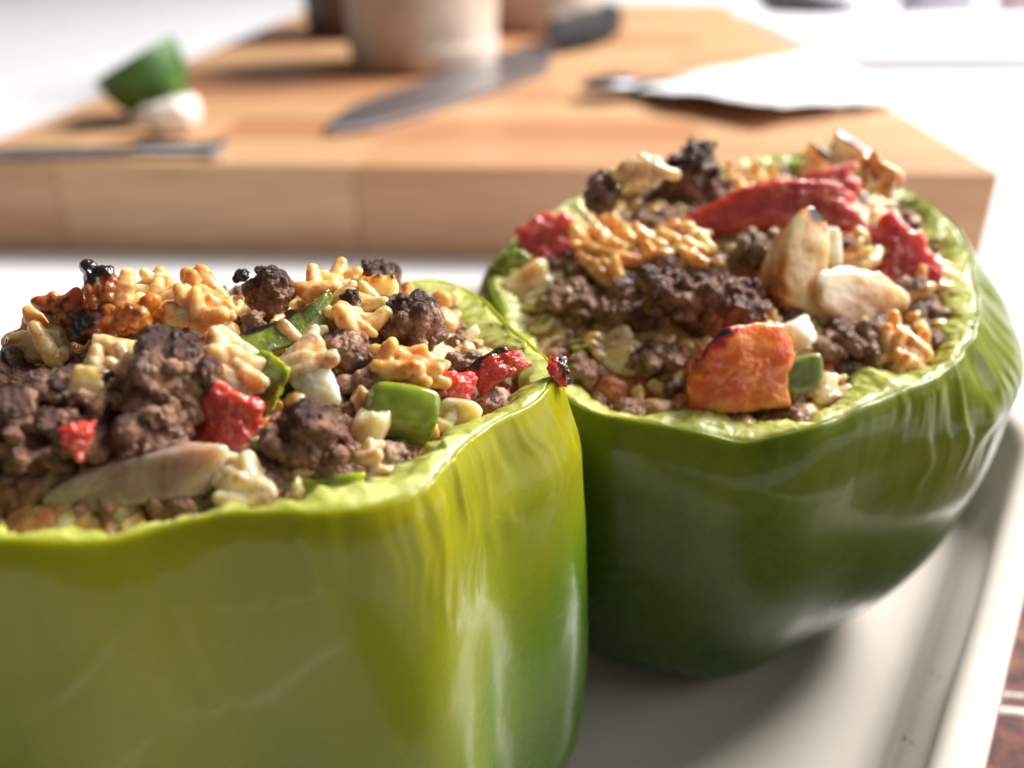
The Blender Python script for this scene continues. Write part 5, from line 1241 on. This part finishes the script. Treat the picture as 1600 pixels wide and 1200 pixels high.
 ('R', 'pale', 'pale clump of rice grains below the pink tomato, rear pepper', [(1.9, 126.9, 67.0, 38, 8, 129, 0.76), (7.0, 123.3, 68.0, 63, -9, 191, 1.01), (3.8, 119.7, 66.2, 22, -14, 221, 0.76), (-1.3, 126.6, 65.6, 67, 15, 137, 0.92), (6.3, 120.6, 66.5, -20, 3, 297, 0.8), (4.5, 124.5, 67.2, -12, 3, 294, 0.91), (0.5, 129.6, 67.9, 10, 12, 333, 0.83), (5.5, 126.8, 68.5, 4, 11, 166, 0.77), (0.3, 126.9, 66.2, 44, 9, 333, 0.81), (0.7, 122.7, 65.1, -32, -10, 111, 0.92), (1.6, 124.7, 65.7, 55, -19, 277, 0.89), (3.7, 130.7, 68.3, -97, 1, 285, 0.77), (2.0, 120.5, 65.5, 6, 11, 22, 0.86), (3.0, 121.5, 66.2, 0, -13, 336, 0.98), (-0.6, 128.5, 66.7, -17, 14, 27, 0.9), (1.9, 129.2, 67.5, 51, -14, 289, 0.89)]),
 ('R', 'pale', 'pale clump of rice grains in the hollow beside the wide meat crumble', [(15.0, 112.1, 65.3, 21, 11, 4, 1.01), (13.5, 114.3, 66.6, 39, 7, 240, 0.93), (12.7, 111.3, 64.8, -41, 11, 318, 0.87), (14.7, 110.0, 64.4, -11, -8, 56, 0.98), (13.6, 111.6, 65.8, 9, -20, 130, 0.82), (15.2, 112.9, 66.5, -7, -4, 293, 0.8), (12.5, 112.7, 65.6, -30, 1, 316, 0.89), (14.2, 110.8, 65.0, 15, -14, 173, 0.94), (14.0, 113.5, 66.3, 37, 8, 326, 0.91)]),
 ('R', 'pale', 'pale clump of rice grains under the white onion bit, rear pepper', [(35.2, 112.7, 66.6, -68, -15, 316, 0.83), (32.6, 114.0, 66.8, 75, -10, 80, 0.73), (33.4, 110.9, 65.6, 72, -19, 108, 0.73), (34.5, 114.6, 67.3, 37, -19, 146, 0.72), (33.7, 113.1, 66.4, 17, 15, 154, 0.71), (34.4, 110.8, 66.3, 12, 10, 146, 0.88), (35.1, 113.7, 67.1, 42, 22, 64, 0.81), (32.1, 110.9, 66.2, 30, -12, 192, 0.75), (33.6, 114.0, 67.0, 61, -15, 64, 0.86)]),
 ('R', 'gold', 'golden clump of rice grains below the charred onion, rear pepper', [(51.2, 133.5, 84.8, -83, -9, 326, 0.77), (54.8, 133.5, 83.2, -101, -18, 249, 0.87), (53.0, 133.5, 85.4, -55, 20, 180, 0.78), (62.4, 160.7, 75.5, -8, 20, 92, 0.88), (53.0, 133.5, 83.8, 37, 7, 185, 0.81), (63.5, 161.0, 75.6, -15, -24, 348, 0.8), (54.5, 133.5, 84.9, -17, 14, 207, 0.82), (53.7, 133.5, 82.7, -47, 14, 85, 0.83), (54.0, 133.5, 83.9, -69, 3, 98, 0.75)]),
]
for ci, (which, tone_, label, lst) in enumerate(CLUMPS):
    rg = np.random.default_rng(900 + ci)
    P0 = np.array([g[:3] for g in lst]) * 0.001
    cen = P0.mean(0)
    blobs = []
    for (x, y, z, ro, ya, pi_, sc), p in zip(lst, P0 - cen):
        m = np.array((CAMROT @ Matrix.Rotation(R(ro), 4, 'Z') @ Matrix.Rotation(R(ya), 4, 'Y')).to_3x3())
        ln, wd, bd = 0.0029 * sc * rg.uniform(0.85, 1.2), 0.00118 * sc * rg.uniform(0.85, 1.15), rg.uniform(0.0, 0.3)
        for u in np.linspace(-0.72, 0.72, 8):      # a bent grain from overlapping beads
            w = wd * math.sqrt(1 - 0.85 * u * u)
            c = np.array([u * ln, bd * ln * (u * u - 0.3), 0.0])
            blobs.append((p + m @ c, m * np.array([w * 1.12, w, w * 0.9])))
    Q = P0 - cen
    for k in range(1, len(Q)):                      # starch that glues each grain to its nearest earlier neighbour
        j = int(np.argmin(((Q[:k] - Q[k]) ** 2).sum(1)))
        for u in (0.2, 0.4, 0.6, 0.8):
            blobs.append((Q[k] * (1 - u) + Q[j] * u + np.array([0, 0.0008, -0.0006]), rand_axes(rg, 0.0007, 0.6, 1.3)))
    V, F = fused(blobs, 0.00015, 1)
    V = V + 0.00016 * np.stack([fbm(V * 520 + s_, 70 + ci, 2) for s_ in (0, 31, 57)], 1)
    ch = 0.60 * sstep(-0.15, 0.75, fbm(V * 330 + ci * 7, 40 + ci, 2)) + 0.55 * sstep(0.0, 0.7, fbm(V * 1100 + ci, 60 + ci, 3))
    ch = np.clip(ch * {'pale': 0.28, 'gold': 0.48, 'toast': 0.9}[tone_], 0, 1)
    o = obj('rice_clump', mesh('rice_clump', V, F, M[tone_], True, {'char': ch}), None, tuple(cen))
    tag(o, label, 'rice', GROUP[which] + ': rice clumps')
gi = 0
for which, tone_, label, lst in RICE:
    for x, y, z, ro, ya, pi_, sc, lb in lst:
        gi += 1
        o = obj('rice_grain', GRAINS[tone_][(gi * 5 + gi // 7) % 7])
        place(o, (x * 0.001, y * 0.001, z * 0.001), ro, ya, pi_)
        o.scale = (sc, sc, sc)
        tag(o, label + lb, 'rice grain', GROUP[which] + ': rice grains')
